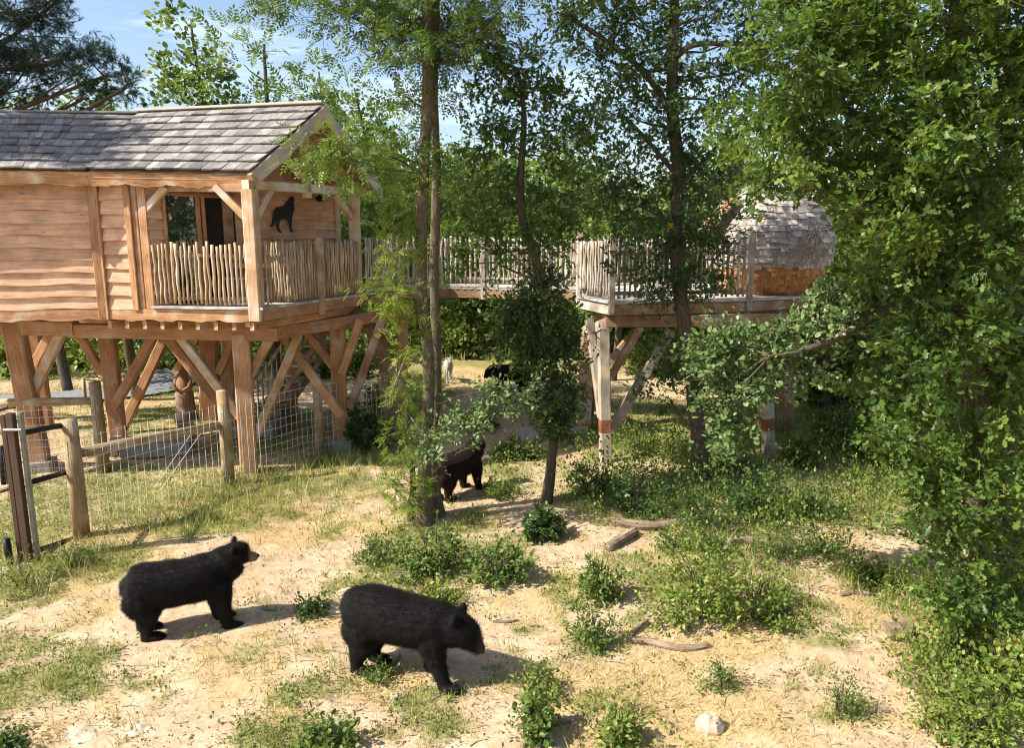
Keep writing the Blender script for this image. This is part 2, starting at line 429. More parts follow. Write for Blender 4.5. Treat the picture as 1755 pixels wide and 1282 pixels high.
def leaf_arrays(P, D, N_, S, T, V1):
    D = unit(D); side = unit(np.cross(N_, D)); N2 = np.cross(D, side)
    tv, tf = T
    n, k = len(P), len(tv)
    W = P[:, None, :] + S[:, None, None] * (tv[None, :, 0, None] * D[:, None, :] + tv[None, :, 1, None] * side[:, None, :] + tv[None, :, 2, None] * N2[:, None, :])
    F = (tf[None, :, :] + (np.arange(n) * k)[:, None, None]).reshape(-1, 3)
    return W.reshape(-1, 3), F, np.repeat(V1, k)

def crown(name, blobs, T, size, per, mat, parent, rng, cr=0.28, trunk=None, twigmat='twig', limbr=0.03, flat=0.6, vshift=0.0, droop=0.0, branch_name='branches', twigs=True, minfrac=0.25, kind=None):
    """blobs: (centre, radii, clusters). Returns crown object."""
    Ps, Ds, Ns, Ss, Vs = [], [], [], [], []
    mb = MB()
    per = int(per * 1.45)
    for c, r, ncl in blobs:
        ncl = max(3, int(ncl * .64))
        c = Vector(c); ca = np.array(c); ra = np.array(r)
        u = unit(rng.normal(size=(ncl, 3)))
        rr = minfrac + (1 - minfrac) * rng.random(ncl) ** 0.55
        rr *= 0.72 + 0.55 * rng.random(ncl)
        cc = ca + u * rr[:, None] * ra
        bt = rng.normal() * 0.08
        n = ncl * per
        rep = np.repeat(np.arange(ncl), per)
        K = 4                                   # twigs in a cluster, leaves set along each
        td = unit(np.repeat(u, K, 0) * .55 + rng.normal(size=(ncl * K, 3)) * np.array([.8, .8, .8 * flat]) + np.array([0, 0, .12 - droop * .5]))
        tl = cr * (.9 + 1.5 * rng.random(ncl * K) ** 1.5)
        tid = rep * K + rng.integers(0, K, n)
        uu = rng.random(n) ** .8
        P = cc[rep] + td[tid] * (tl[tid] * (uu - .12))[:, None] + rng.normal(size=(n, 3)) * cr * .17
        out = td[tid]
        D = unit(out * .9 + rng.normal(size=(n, 3)) * 0.6 + np.array([0, 0, -droop]))
        if twigs and trunk:
            for q in range(0, ncl * K, 2):
                a_ = Vector(cc[q // K]); mb.tube([a_, a_ + Vector(td[q] * tl[q] * .9)], [.006, .002], 3, caps=False)
        Nn = unit(np.array([0, 0, 0.9]) + 0.4 * out + rng.normal(size=(n, 3)) * 0.55)
        Ps.append(P); Ds.append(D); Ns.append(Nn)
        Ss.append(size * (0.5 + 0.85 * rng.random(n)))
        cv = rng.normal(size=ncl) * 0.17
        Vs.append(np.clip(0.42 + vshift + bt + cv[rep] + rng.normal(size=n) * 0.17, 0, 1))
        if trunk:
            best = None
            for (tp, tr) in trunk:
                d = (c - tp).length + max(0, tp.z - c.z + 0.25 * (c - tp).xy.length) * 3
                if best is None or d < best[0]: best = (d, tp, tr)
            _, tp, tr = best
            ln = (c - tp).length
            mid = (tp + c) / 2 + Vector(rng.normal(size=3)) * ln * 0.07 + Vector((0, 0, -0.05 * ln))
            r0 = min(limbr * (0.6 + 0.35 * ln), tr * 0.8)
            q1, q2 = (tp + mid) / 2 + Vector(rng.normal(size=3)) * ln * .02, (mid + c) / 2 + Vector(rng.normal(size=3)) * ln * .03
            mb.tube([tp, q1, mid, q2, c], [r0, r0 * .85, r0 * .68, r0 * .5, r0 * .32], 6, caps=False)
            if twigs:
                for i in range(0, ncl, 2):
                    e = Vector(cc[i]); k0 = rng.random()
                    st = c.lerp(q2, k0) if k0 > .3 else c
                    m_ = (st + e) / 2 + Vector(rng.normal(size=3)) * 0.06
                    mb.tube([st, m_, e], [r0 * .3, r0 * .2, r0 * .08], 3, caps=False)
    P, D, Nn, S, V1 = map(np.concatenate, (Ps, Ds, Ns, Ss, Vs))
    W, F, V2 = leaf_arrays(P, D, Nn, S, T, V1)
    o = np_mesh(name, W, F, mat, parent, V2)
    b = None
    if trunk and mb.v: b = mb.build(branch_name, M[twigmat], parent, True); b['kind'] = 'stuff'
    return o, b
def trunk_pts(pts, radii, n=10):
    """smooth the polyline (Catmull) and give points with radii"""
    P = [Vector(p) for p in pts]; out = []
    for i in range(len(P) - 1):
        a, b, c, d = P[max(i - 1, 0)], P[i], P[i + 1], P[min(i + 2, len(P) - 1)]
        for k in range(n):
            t = k / n
            q = 0.5 * ((2 * b) + (c - a) * t + (2 * a - 5 * b + 4 * c - d) * t * t + (3 * b - a - 3 * c + d) * t ** 3)
            out.append((q, radii[i] * (1 - t) + radii[i + 1] * t))
    out.append((P[-1], radii[-1]))
    return out
# ---------------------------------------------------------------- ground
def patch(px, py, rx, ry, s=1.0):
    c = at(px, py); r1 = (at(px + rx, py) - c).length
    r2 = abs(at(px, max(py - ry, 560)).y - at(px, py + ry).y) / 2
    return (c.x, c.y, r1, r2, s)
GREEN = [patch(*a) for a in [
    (60, 1150, 140, 50), (20, 1020, 90, 60, 1.2), (280, 870, 190, 45, 1.2), (230, 830, 160, 30), (520, 830, 120, 45, 1.0), (60, 880, 90, 90, 1.1), (570, 1165, 50, 25, .7),
    (520, 1250, 110, 40, .9), (700, 1230, 60, 60, .9), (650, 900, 60, 40, .7), (740, 950, 130, 80, .9), (1200, 740, 260, 60, 1.2), (1100, 850, 120, 50, 1.1), (1330, 840, 170, 50, 1.2), (1210, 980, 140, 70, 1.0),
    (1560, 1000, 120, 45, 1.0), (1500, 860, 120, 50, 1.0), (1340, 1060, 110, 40, .6), (1700, 1150, 120, 120, 1.0), (1010, 1040, 70, 60, .7), (900, 800, 70, 40, .8), (640, 750, 100, 40, 1.2), (500, 740, 120, 30, 1.1),
    (350, 720, 160, 25, .9), (250, 1000, 60, 20, .4), (1060, 1230, 70, 40, .8), (1450, 1180, 50, 40, .5), (880, 1160, 70, 40, .5), (1000, 700, 80, 40, 1.0), (700, 680, 60, 60, 1.0), (140, 980, 90, 30, 1.0), (850, 690, 20, 20, .6), (1400, 740, 200, 50, 1.1),
    (1290, 930, 100, 40, .6), (420, 1110, 60, 25, .4), (930, 1000, 60, 30, .4), (1000, 600, 900, 25, 1.0), (300, 660, 100, 15, .9)]]
DRY = [patch(*a) for a in [
    (400, 900, 150, 35, 1.0), (300, 935, 120, 25, .8), (450, 800, 120, 30, .5), (820, 630, 80, 25, 1.1), (640, 1190, 60, 30, .5), (1000, 1190, 120, 40, .5), (1120, 1170, 80, 40, .6), (1180, 1270, 160, 30, .9), (200, 960, 100, 20, .9), (900, 1060, 70, 50, .6), (250, 700, 160, 25, .6),
    (1270, 1110, 80, 30, .5), (820, 860, 60, 40, .4), (100, 1000, 100, 30, .5), (1230, 700, 100, 20, .5), (620, 1040, 60, 30, .3), (150, 1060, 160, 30, .3)]]
def msk(x, y, lst, seed):
    x = np.asarray(x, float); y = np.asarray(y, float)
    t = np.zeros_like(x)
    wx = (fbm(x * .8, y * .8, seed + 50, 3) - .5) * 1.2; wy = (fbm(x * .8, y * .8, seed + 60, 3) - .5) * 1.2
    for cx, cy, rx, ry, s in lst:
        d = ((x + wx - cx) / rx) ** 2 + ((y + wy - cy) / ry) ** 2
        t = np.maximum(t, s * np.clip(1.6 - d * .9, 0, 1))
    return t
def green_m(x, y):
    n = fbm(np.asarray(x) * 1.6, np.asarray(y) * 1.6, 21, 5) * .55 + fbm(np.asarray(x) * 6.5, np.asarray(y) * 6.5, 25, 3) * .45
    base = msk(x, y, GREEN, 1) + .22
    far = np.clip((np.asarray(y) - 22) / 10, 0, .45) + np.clip((np.abs(x) - 9) / 6, 0, .5) + np.clip((5.0 - np.asarray(y)) / 2, 0, .3)
    return np.clip((base + far) * 1.0 + (n - .5) * 3.4 - .40, 0, 1)
def dry_m(x, y):
    n = fbm(np.asarray(x) * 1.3 + 9, np.asarray(y) * 1.3, 33, 5)
    return np.clip(msk(x, y, DRY, 2) + .30 + (n - .5) * 2.6 - .12, 0, 1)
def build_ground():
    xs = np.concatenate([np.linspace(-160, -22, 24), np.linspace(-21, -13, 24), np.linspace(-12.8, 12.8, 330), np.linspace(13, 21, 24), np.linspace(22, 160, 24)])
    ys = np.concatenate([np.linspace(-60, 3.5, 20), np.linspace(3.7, 22, 260), np.linspace(22.2, 45, 90), np.linspace(48, 260, 40)])
    X, Y = np.meshgrid(xs, ys); x, y = X.ravel(), Y.ravel()
    z = gh(x, y)
    nx, ny = len(xs), len(ys)
    i = np.arange(ny - 1)[:, None] * nx + np.arange(nx - 1)[None, :]
    i = i.ravel()
    F = np.stack([i, i + 1, i + nx + 1, i + nx], 1)
    mat, N, L, B, O = new_mat('sandy_ground')
    tc = N.new('ShaderNodeTexCoord')
    def noise(s, d=6, r=.6):
        n = N.new('ShaderNodeTexNoise'); n.inputs['Scale'].default_value = s; n.inputs['Detail'].default_value = d; n.inputs['Roughness'].default_value = r
        L.new(tc.outputs['Object'], n.inputs['Vector']); return n
    def mix(a, b, f):
        k = N.new('ShaderNodeMix'); k.data_type = 'RGBA'
        for nm, q in (('A', a), ('B', b)):
            if isinstance(q, tuple): k.inputs[nm].default_value = (*q, 1)
            else: L.new(q, k.inputs[nm])
        L.new(f, k.inputs['Factor']); return k.outputs['Result']
    def mr(v, a, b, c=0., d=1.):
        k = N.new('ShaderNodeMapRange'); k.inputs['From Min'].default_value = a; k.inputs['From Max'].default_value = b
        k.inputs['To Min'].default_value = c; k.inputs['To Max'].default_value = d; L.new(v, k.inputs['Value']); return k.outputs['Result']
    n1, n2, n3, n4 = noise(1.1), noise(9, 8, .7), noise(45, 5, .7), noise(3.3, 6)
    sand = mix((0.37, 0.255, 0.155), (0.62, 0.475, 0.33), mr(n2.outputs['Fac'], .3, .68))
    sand = mix(sand, (0.40, 0.245, 0.135), mr(n4.outputs['Fac'], .52, .7, 0, .7))
    sand = mix(sand, (0.68, 0.55, 0.39), mr(n1.outputs['Fac'], .55, .72, 0, .7))
    sand = mix(sand, (0.26, 0.17, 0.10), mr(n3.outputs['Fac'], .58, .75, 0, .75))
    ga = N.new('ShaderNodeAttribute'); ga.attribute_name = 'green'
    da = N.new('ShaderNodeAttribute'); da.attribute_name = 'dry'
    straw = mix((0.34, 0.23, 0.09), (0.56, 0.42, 0.20), mr(n3.outputs['Fac'], .35, .65))
    grs = mix((0.10, 0.125, 0.03), (0.24, 0.25, 0.07), mr(n3.outputs['Fac'], .35, .65))
    def edge(v, lo, hi, top):
        ad = N.new('ShaderNodeMath'); ad.operation = 'MULTIPLY_ADD'; ad.inputs[1].default_value = .9
        L.new(n2.outputs['Fac'], ad.inputs[0]); L.new(v, ad.inputs[2]); return mr(ad.outputs[0], lo + .45, hi + .45, 0, top)
    col = mix(sand, straw, edge(da.outputs['Fac'], .25, .8, .75))
    col = mix(col, grs, edge(ga.outputs['Fac'], .25, .9, .7))
    L.new(col, B.inputs['Base Color']); B.inputs['Roughness'].default_value = .95; B.inputs['Specular IOR Level'].default_value = .1
    ad = N.new('ShaderNodeMath'); ad.operation = 'ADD'; L.new(n2.outputs['Fac'], ad.inputs[0]); L.new(n3.outputs['Fac'], ad.inputs[1])
    bp = N.new('ShaderNodeBump'); bp.inputs['Strength'].default_value = .55; bp.inputs['Distance'].default_value = .03
    L.new(ad.outputs[0], bp.inputs['Height']); L.new(bp.outputs['Normal'], B.inputs['Normal'])
    o = np_mesh('ground', np.stack([x, y, z], 1), F, mat, smooth=True)
    for nm, fn in (('green', green_m), ('dry', dry_m)):
        a = o.data.attributes.new(nm, 'FLOAT', 'POINT'); a.data.foreach_set('value', fn(x, y).astype(np.float32))
    tag(o, kind='structure')
build_ground()

# path beyond the fence
def ribbon(name, pts, widths, mat, dz=0.03):
    V, F = [], []
    tp = trunk_pts([Vector((p.x, p.y, 0)) for p in pts], widths, 8)
    for i, (p, w) in enumerate(tp):
        t = (tp[min(i + 1, len(tp) - 1)][0] - tp[max(i - 1, 0)][0]).normalized(); s = Vector((-t.y, t.x, 0))
        for k in (-1, -.5, 0, .5, 1):
            q = p + s * w * k * .5; V.append((q.x, q.y, float(gh(q.x, q.y)) + dz - .028 * (abs(k) == 1)))
    for i in range(len(tp) - 1):
        for k in range(4): b = i * 5 + k; F.append((b, b + 1, b + 6, b + 5))
    return np_mesh(name, V, F, mat, smooth=True)
pth = ribbon('path', [at(-150, 700), at(110, 682), at(250, 668), at(320, 640), at(330, 615), at(290, 596), at(200, 585)], [1.6, 1.8, 2.0, 2.2, 2.4, 2.6, 3], M['asphalt'], .10)
tag(pth, kind='structure')

# ---------------------------------------------------------------- treehouse cabin
def px_of(p):
    v = Vector(p) - Vector((0, 0, CAMZ)); z = v.y * cp - v.z * sp
    return CX + FPX * v.x / z
def on_line(px, A, B, z=None):
    lo, hi = -3.0, 4.0
    f = lambda t: px_of(A.lerp(B, t)) - px
    for _ in range(50):
        m_ = (lo + hi) / 2
        if (f(lo) < 0) == (f(m_) < 0): lo = m_
        else: hi = m_
    p = A.lerp(B, lo)
    if z is not None: p = Vector((p.x, p.y, z))
    return p
def Z(p, z): return Vector((p.x, p.y, z))
ZF = 3.5
P2, P1, P3, P0 = at(450, 549, 3.25), at(187, 545, 3.25), at(620, 522, 3.25), at(-260, 552, 3.25)
WA = on_line(266, P1, P2)
WB = Z(atd(577, 400, 17.8), 3.25)
cabin = thing('treehouse_cabin', Z(P1, 0), 'wooden cabin on stilts with grey shingle roof and corner porch', 'treehouse')
def nrm(A, B):                                   # horizontal normal pointing at the camera side
    d = (B - A); n = Vector((d.y, -d.x, 0)).normalized()
    return n if n.dot(-A) > 0 else -n
def plank(A, B, z0, z1, nv, mat, parent, wav=.026, th=.058, seg=None, loc=True):
    """one waney edged board, its lower edge wavy and standing proud"""
    ln = (B - A).length; seg = seg or max(3, int(ln / .16)); t = (B - A) / seg
    ph = [random.uniform(0, 7) for _ in range(3)]
    mb = MB(); top, bo, bi = [], [], []
    rings = []
    for i in range(seg + 1):
        p = A + t * i; s = (p - A).length
        w = wav * (math.sin(s * 2.1 + ph[0]) * .6 + math.sin(s * 5.3 + ph[1]) * .35 + math.sin(s * 11 + ph[2]) * .15)
        rings.append([Z(p, z1) + nv * .004, Z(p, z0 + w) + nv * th, Z(p, z0 + w) + nv * .001, Z(p, z1) - nv * .004])
    mb.prism(rings)
    return mb.build('plank', mat, parent)
def plank_wall(name, A, B, z0, z1, n, mat, parent, label=None, wav=.022, h=.12, holes=()):
    nv = nrm(A, B)
    mb = MB(); c = (A + B) / 2 - nv * h / 2
    mb.beam(Z(A - nv * h / 2, (z0 + z1) / 2), Z(B - nv * h / 2, (z0 + z1) / 2), h - .01, z1 - z0, ch=.001)
    w = mb.build(name, mat, parent)
    dz = (z1 - z0) / n
    for i in range(n):
        a, b = z0 + dz * i, z0 + dz * (i + 1) + .012
        spans = [(0., 1.)]
        for (t0, t1, h0, h1) in holes:
            if a + dz * .5 > h0 and a + dz * .5 < h1:
                spans = [q for s0, s1 in spans for q in ((s0, min(s1, t0)), (max(s0, t1), s1)) if q[1] - q[0] > .02]
        for s0, s1 in spans: plank(A.lerp(B, s0), A.lerp(B, s1), a, b, nv, mat, w, wav)
    return w
EAVE = 5.95
plank_wall('wall', P0, on_line(176, P0, P1), 3.44, 5.72, 10, M['fir'], cabin)
W2a, W2b = on_line(192, P1, P2), on_line(236, P1, P2)
plank_wall('wall', W2a, W2b, 3.44, 5.72, 9, M['fir'], cabin)
# corner boards, leaning out a little and pointed at the foot
nf = nrm(P1, P2); n0 = nrm(P0, P1)
for (p, wd, dn, zb) in ((on_line(179, P0, P1), .15, n0, 3.27), (on_line(187.5, P1, P2), .10, nf, 3.24), (on_line(239, P1, P2), .13, nf, 3.42)):
    beam_part('corner_board', Z(p, zb) + dn * .062, Z(p, 5.76) + dn * .062, wd, .05, M['fir_old'], cabin, up=dn)
for px_, w_ in ((249, .12), (262, .17)):
    q = on_line(px_, P1, P2); beam_part('porch_post', Z(q, 3.45) - nf * .04, Z(q, 5.76) - nf * .04, w_, .17, M['fir_old'], cabin, up=nf)
# rim boards
for a, b in ((P0, P1), (P1, P2)):
    nv = nrm(a, b); mb = MB(); rings = []
    k = 26
    for i in range(k + 1):
        p = a.lerp(b, i / k); w = .018 * math.sin(i * 1.1) + .012 * math.sin(i * 2.7)
        rings.append([Z(p, 3.44) + nv * .05, Z(p, 3.22 + w) + nv * .055, Z(p, 3.22 + w) - nv * .01, Z(p, 3.44) - nv * .01])
    mb.prism(rings); mb.build('rim_board', M['fascia'], cabin)
beam_part('rim_board', Z(P2, 3.36), Z(P3, 3.36), .09, .24, M['fir_old'], cabin)
beam_part('rim_board', Z(P2, 3.20) + (P1 - P2).normalized() * .3, Z(P3, 3.20) + (P1 - P2).normalized() * .25, .12, .16, M['fir_old'], cabin)
# porch floor boards
cd = (P1 - P2).normalized(); gd = (P3 - P2).normalized()
for i in range(16):
    f0, f1 = i / 16, (i + 1) / 16 - .004
    a0, a1 = P2.lerp(P3, f0), P2.lerp(P3, f1)
    L0, L1 = WA.lerp(WB, f0), WA.lerp(WB, f1)
    if i == 0: a0 = a0 + nf * .09; a1 = a1 ; L0 = L0 + nf * .09
    mb = MB(); z0, z1 = 3.455, 3.5
    ou = nrm(P2, P3) * .07
    pts = [a0 + ou, a1 + ou, L1, L0]
    b_ = [Z(p, z0) for p in pts]; t_ = [Z(p, z1) for p in pts]
    mb.prism([b_, t_]); mb.build('floor_board', M['deck_grey'], cabin)
# underside of the cabin floor and joists
fl = MB()
back = Vector((gd.x, gd.y, 0)) * 3.3
fl.prism([[Z(p, 3.23) for p in (P0, P1, P1 + back, P0 + back)], [Z(p, 3.43) for p in (P0, P1, P1 + back, P0 + back)]])
fl.build('floor', M['brown'], cabin)
fl = MB()
fl.prism([[Z(p, 3.24) for p in (P1 + nf * -.05, P2 - nf * .1 + cd * .1, P3 + cd * .1, P1 + back)], [Z(p, 3.43) for p in (P1 + nf * -.05, P2 - nf * .1 + cd * .1, P3 + cd * .1, P1 + back)]])
fl.build('floor', M['brown'], cabin)
for i in range(9):
    t = i / 8.6; p = P1.lerp(P2, t)
    beam_part('joist', Z(p, 3.13) + gd * -.0, Z(p, 3.13) + gd * 3.1, .1, .16, M['fir_old'], cabin)
# end wall of the porch with sliding door
ZC = 5.85
door_t = [((on_line(px_, WA, WB)) - WA).length / (WB - WA).length for px_ in (291, 412)]
plank_wall('wall', WA, WB, 3.5, 5.95, 12, M['fir'], cabin, wav=.014, holes=((door_t[0], door_t[1], 3.5, 5.62),))
nd = nrm(WA, WB)
D0, D1 = WA.lerp(WB, door_t[0]), WA.lerp(WB, door_t[1])
dh = 5.62
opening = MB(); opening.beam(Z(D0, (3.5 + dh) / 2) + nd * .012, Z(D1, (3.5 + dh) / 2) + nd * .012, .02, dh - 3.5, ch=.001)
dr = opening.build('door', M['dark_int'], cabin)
Dm0, Dm1 = D0.lerp(D1, .44), D0.lerp(D1, .56)
for a, b in ((D0, D0 + (D1 - D0) * .04), (Dm0, Dm0 + (D1 - D0) * .05), (Dm1 - (D1 - D0) * .05, Dm1)):
    q = (a + b) / 2; beam_part('door_frame', Z(q, 3.5) + nd * .06, Z(q, dh) + nd * .06, (b - a).length, .08, M['fir_old'], dr, up=nd)
for z_ in (dh - .03,): beam_part('door_frame', Z(D0, z_) + nd * .06, Z(D1, z_) + nd * .06, .085, .07, M['fir_old'], dr)
beam_part('glass_pane', Z(D0.lerp(D1, .05), 4.56) + nd * .035, Z(Dm0, 4.56) + nd * .035, .012, 2.0, M['glass'], dr, ch=.001)
beam_part('curtain', Z(D0.lerp(D1, .82), 4.56) + nd * .03, Z(D0.lerp(D1, .97), 4.56) + nd * .03, .02, 2.0, M['brown'], dr, ch=.003)
beam_part('door_handle', Z(Dm1, 4.5) + nd * .12, Z(Dm1, 4.75) + nd * .12, .03, .03, M['black'], dr)
# corner board at the far end, shelf under the silhouette
beam_part('corner_board', Z(WB, 3.5) + nd * .03, Z(WB, 5.95) + nd * .03, .14, .1, M['fir_pale'], cabin, up=nd)
qa, qb = on_line(468, WA, WB), on_line(513, WA, WB)
beam_part('shelf', Z(qa, 4.74) + nd * .09, Z(qb, 4.74) + nd * .09, .12, .06, M['fir_pale'], cabin)
# back walls that close the volume
for a, b in ((WB, P1 + back), (P1 + back, P0 + back)):
    beam_part('wall', Z(a, 4.6), Z(b, 4.6), .1, 2.3, M['fir'], cabin)
# corner posts of the porch
pw = .24
beam_part('porch_post', Z(P2, 3.24) + cd * .10, Z(P2, 5.64) + cd * .10, pw, pw, M['fir_pale'], cabin, up=nf, ch=.025)
beam_part('porch_post', Z(P3, 3.30) + cd * .10, Z(P3, 5.72) + cd * .10, .22, .22, M['fir_pale'], cabin, up=nf, ch=.025)
q = P2.lerp(P3, .52); beam_part('railing_post', Z(q, 3.2) + nrm(P2, P3) * .09, Z(q, 4.76) + nrm(P2, P3) * .09, .12, .1, M['stick'], cabin, up=nrm(P2, P3))
# tie beam, rafters, king post
T0, T1 = Z(P2, 5.72) + cd * .1 - gd * .10, Z(P3, 5.76) + cd * .1 + gd * .35
beam_part('tie_beam', T0, T1, .16, .17, M['fir_pale'], cabin)
beam_part('eave_beam', Z(P1, 5.70) - nf * .07, Z(P2, 5.66) - nf * .07, .12, .14, M['fir_old'], cabin)
APX = at(555, 183, 7.28)
apx_in = (Z(P2, 0) + Z(P3, 0)) / 2 + cd * .1; apx_in.z = 7.0
beam_part('rafter', T0 + gd * .3 + Vector((0, 0, .06)), apx_in, .12, .16, M['fir_old'], cabin)
beam_part('rafter', T1 - gd * .3 + Vector((0, 0, .06)), apx_in, .12, .16, M['fir_old'], cabin)
beam_part('king_post', Z(apx_in, 5.55), Z(apx_in, 6.95), .16, .14, M['fir_pale'], cabin, up=gd)
ms = T0.lerp(apx_in, .55); beam_part('strut', ms, Z(apx_in, 5.85), .1, .13, M['fir_pale'], cabin)
ms = T1.lerp(apx_in, .55); beam_part('strut', ms, Z(apx_in, 5.85), .1, .13, M['fir_pale'], cabin)
beam_part('strut', T0.lerp(apx_in, .08) + Vector((0, 0, .02)), ms.lerp(T0.lerp(apx_in, .55), 1.0), .1, .13, M['fir_pale'], cabin)
gb = MB(); gq = cd * 1.2
gb.prism([[Z(P2, 5.8) + gq, Z(P3, 5.8) + gq, apx_in + gq], [Z(P2, 5.8) + gq * 1.1, Z(P3, 5.8) + gq * 1.1, apx_in + gq * 1.1]]); gb.build('gable_panel', M['fir'], cabin)
# braces at the posts
for a, b in ((Z(P2, 5.05) + cd * .12, Z(P2, 5.70) + cd * .75), (Z(P2, 5.05) + gd * .05 + cd * .1, Z(P2, 5.68) + gd * .6 + cd * .1),
             (Z(P3, 5.1) + cd * .1, Z(P3, 5.68) - gd * .7 + cd * .1), (Z(on_line(262, P1, P2), 5.25) + nf * -.02, Z(on_line(262, P1, P2), 5.70) - cd * .48 - nf * .02)):
    beam_part('brace', a, b, .1, .13, M['fir_pale'], cabin)

# roof
Ev, E2, E3 = at(150, 294, 5.955), at(428, 299, 5.905), at(652, 322, 5.86)
Rv, El, Rl = at(240, 197, 7.28), at(-260, 288, 5.965), at(-260, 192, 7.28)
roof = MB()
def slab(mb, q, th=.05):
    n_ = (Vector(q[1]) - Vector(q[0])).cross(Vector(q[3]) - Vector(q[0])).normalized()
    if n_.z < 0: n_ = -n_
    K = 10; g_ = lambda i, j: Vector(q[0]).lerp(Vector(q[1]), i / K).lerp(Vector(q[3]).lerp(Vector(q[2]), i / K), j / K)
    b = len(mb.v); o1 = random.uniform(0, 9); ln = (Vector(q[1]) - Vector(q[0])).length / K; wd = (Vector(q[3]) - Vector(q[0])).length / K
    mb.v += [tuple(g_(i, j) - n_ * (th if s else 0)) for s in (0, 1) for i in range(K + 1) for j in range(K + 1)]
    N1 = (K + 1) ** 2; ix = lambda s, i, j: b + s * N1 + i * (K + 1) + j
    for i in range(K):
        for j in range(K):
            uv = ((o1 + i * ln, j * wd), (o1 + (i + 1) * ln, j * wd), (o1 + (i + 1) * ln, (j + 1) * wd), (o1 + i * ln, (j + 1) * wd))
            mb.face((ix(0, i, j), ix(0, i + 1, j), ix(0, i + 1, j + 1), ix(0, i, j + 1)), uv); mb.face((ix(1, i, j), ix(1, i, j + 1), ix(1, i + 1, j + 1), ix(1, i + 1, j)), uv)
        e = ((o1, 0), (o1 + ln, 0), (o1 + ln, th), (o1, th))
        for a_, c_ in (((0, i, 0), (0, i + 1, 0)), ((0, i, K), (0, i + 1, K)), ((0, 0, i), (0, 0, i + 1)), ((0, K, i), (0, K, i + 1))):
            mb.face((ix(*a_), ix(*c_), ix(1, *c_[1:]), ix(1, *a_[1:])), e)
slab(roof, [E2, APX, Rv, Ev]); slab(roof, [Ev, Rv, Rl, El])
E3b = E3 + (Rv - APX); E3c = E3b + (Rl - Rv)
slab(roof, [APX, E3, E3b, Rv]); slab(roof, [Rv, E3b, E3c, Rl])
rf = roof.build('roof', M['brown'], cabin)
def shingle_rows(q00, q10, q11, q01, rows, cols, mat, parent, seed, th=.022, lift=.028, base=.012, name='shingle'):
    """q00-q10 eave edge, q01-q11 ridge edge"""
    rg = random.Random(seed)
    nn = (q10 - q00).cross(q01 - q00).normalized()
    if nn.z < 0: nn = -nn
    f = lambda u, v: q00.lerp(q10, u).lerp(q01.lerp(q11, u), v)
    for r in range(rows):
        v0, v1 = r / rows, min(1, (r + 1.18) / rows)
        u = -rg.uniform(0, .8) / cols
        while u < 1 - 1e-4:
            w = rg.uniform(.65, 1.35) / cols
            a, b = max(u, 0), min(u + w - .0025, 1)
            if b - a > .008:
                dv = rg.uniform(-.035, .03) / rows; l2 = lift + rg.uniform(-.006, .012)
                lo = [f(a, v0 + dv), f(b, v0 + dv * rg.uniform(.6, 1.3))]; hi = [f(a, v1), f(b, v1)]
                mb = MB()
                V_ = [lo[0] + nn * (base + l2 - th * .4), lo[1] + nn * (base + l2 - th * .4), hi[1] + nn * base, hi[0] + nn * base]
                U_ = [lo[0] + nn * (base + l2 + th), lo[1] + nn * (base + l2 + th), hi[1] + nn * (base + .006), hi[0] + nn * (base + .006)]
                bi = 0; mb.v = [tuple(p) for p in V_ + U_]
                L_ = (hi[0] - lo[0]).length; W_ = (lo[1] - lo[0]).length; o1, o2 = rg.uniform(0, 9), rg.uniform(0, 9)
                top = ((o1, o2), (o1, o2 + W_), (o1 + L_, o2 + W_), (o1 + L_, o2))
                e = ((o1, o2), (o1 + .1, o2), (o1 + .1, o2 + .02), (o1, o2 + .02))
                mb.face((4, 5, 6, 7), top); mb.face((0, 1, 5, 4), e); mb.face((1, 2, 6, 5), e); mb.face((3, 0, 4, 7), e); mb.face((0, 3, 2, 1), top)
                mb.build(name, mat, parent)
            u += w
shingle_rows(Ev, E2, APX, Rv, 8, 17, M['shingle'], rf, 3, base=.05)
beam_part('valley_shadow_strip', Ev + Vector((-.02, -.02, .03)), Rv + Vector((-.02, 0, .03)), .035, .07, M['dark_int'], rf)  # dark strip painted in as the shadow line where the roof steps
El_v, Rl_v = at(-30, 290, 5.965), at(-30, 193, 7.28)
shingle_rows(El_v, Ev - (E2 - Ev) * .004, Rv - (APX - Rv) * .004, Rl_v, 8, 15, M['shingle'], rf, 4)
up_ = Vector((0, 0, 1))
# ridge cap, barge boards, eave board
beam_part('ridge_cap', APX + up_ * .09, Rv + up_ * .09, .2, .05, M['barge'], rf)
beam_part('ridge_cap', Rv + up_ * .045, Rl + up_ * .045, .2, .05, M['shingle'], rf)
bo = nrm(P2, P3) * .05
def barge(A, B, hh, nm):
    mb = MB(); k = 10; rings = []
    for i in range(k + 1):
        t = i / k; p = A.lerp(B, t) + bo; w = .02 * math.sin(i * 1.3 + hh * 9)
        lo = p - up_ * (hh + w + (.05 if i == 0 else 0))
        rings.append([p + up_ * .03, lo, lo - bo.normalized() * .045, p + up_ * .03 - bo.normalized() * .045])
    mb.prism(rings); mb.build(nm, M['barge'], cabin)
barge(E2, APX, .27, 'barge_board'); barge(E3, APX, .27, 'barge_board')
mb = MB(); k = 40
for (a, b) in ((El, Ev), (Ev, E2)):
    nv = nrm(a, b); rings = []
    mb = MB()
    for i in range(k + 1):
        p = a.lerp(b, i / k); w = .022 * math.sin(i * .55) + .012 * math.sin(i * 1.9)
        rings.append([p - up_ * .02 - nv * .005, p - up_ * (.235 + w) - nv * .02, p - up_ * (.235 + w) - nv * .07, p - up_ * .05 - nv * .07])
    mb.prism(rings); mb.build('eave_board', M['fascia'], cabin)
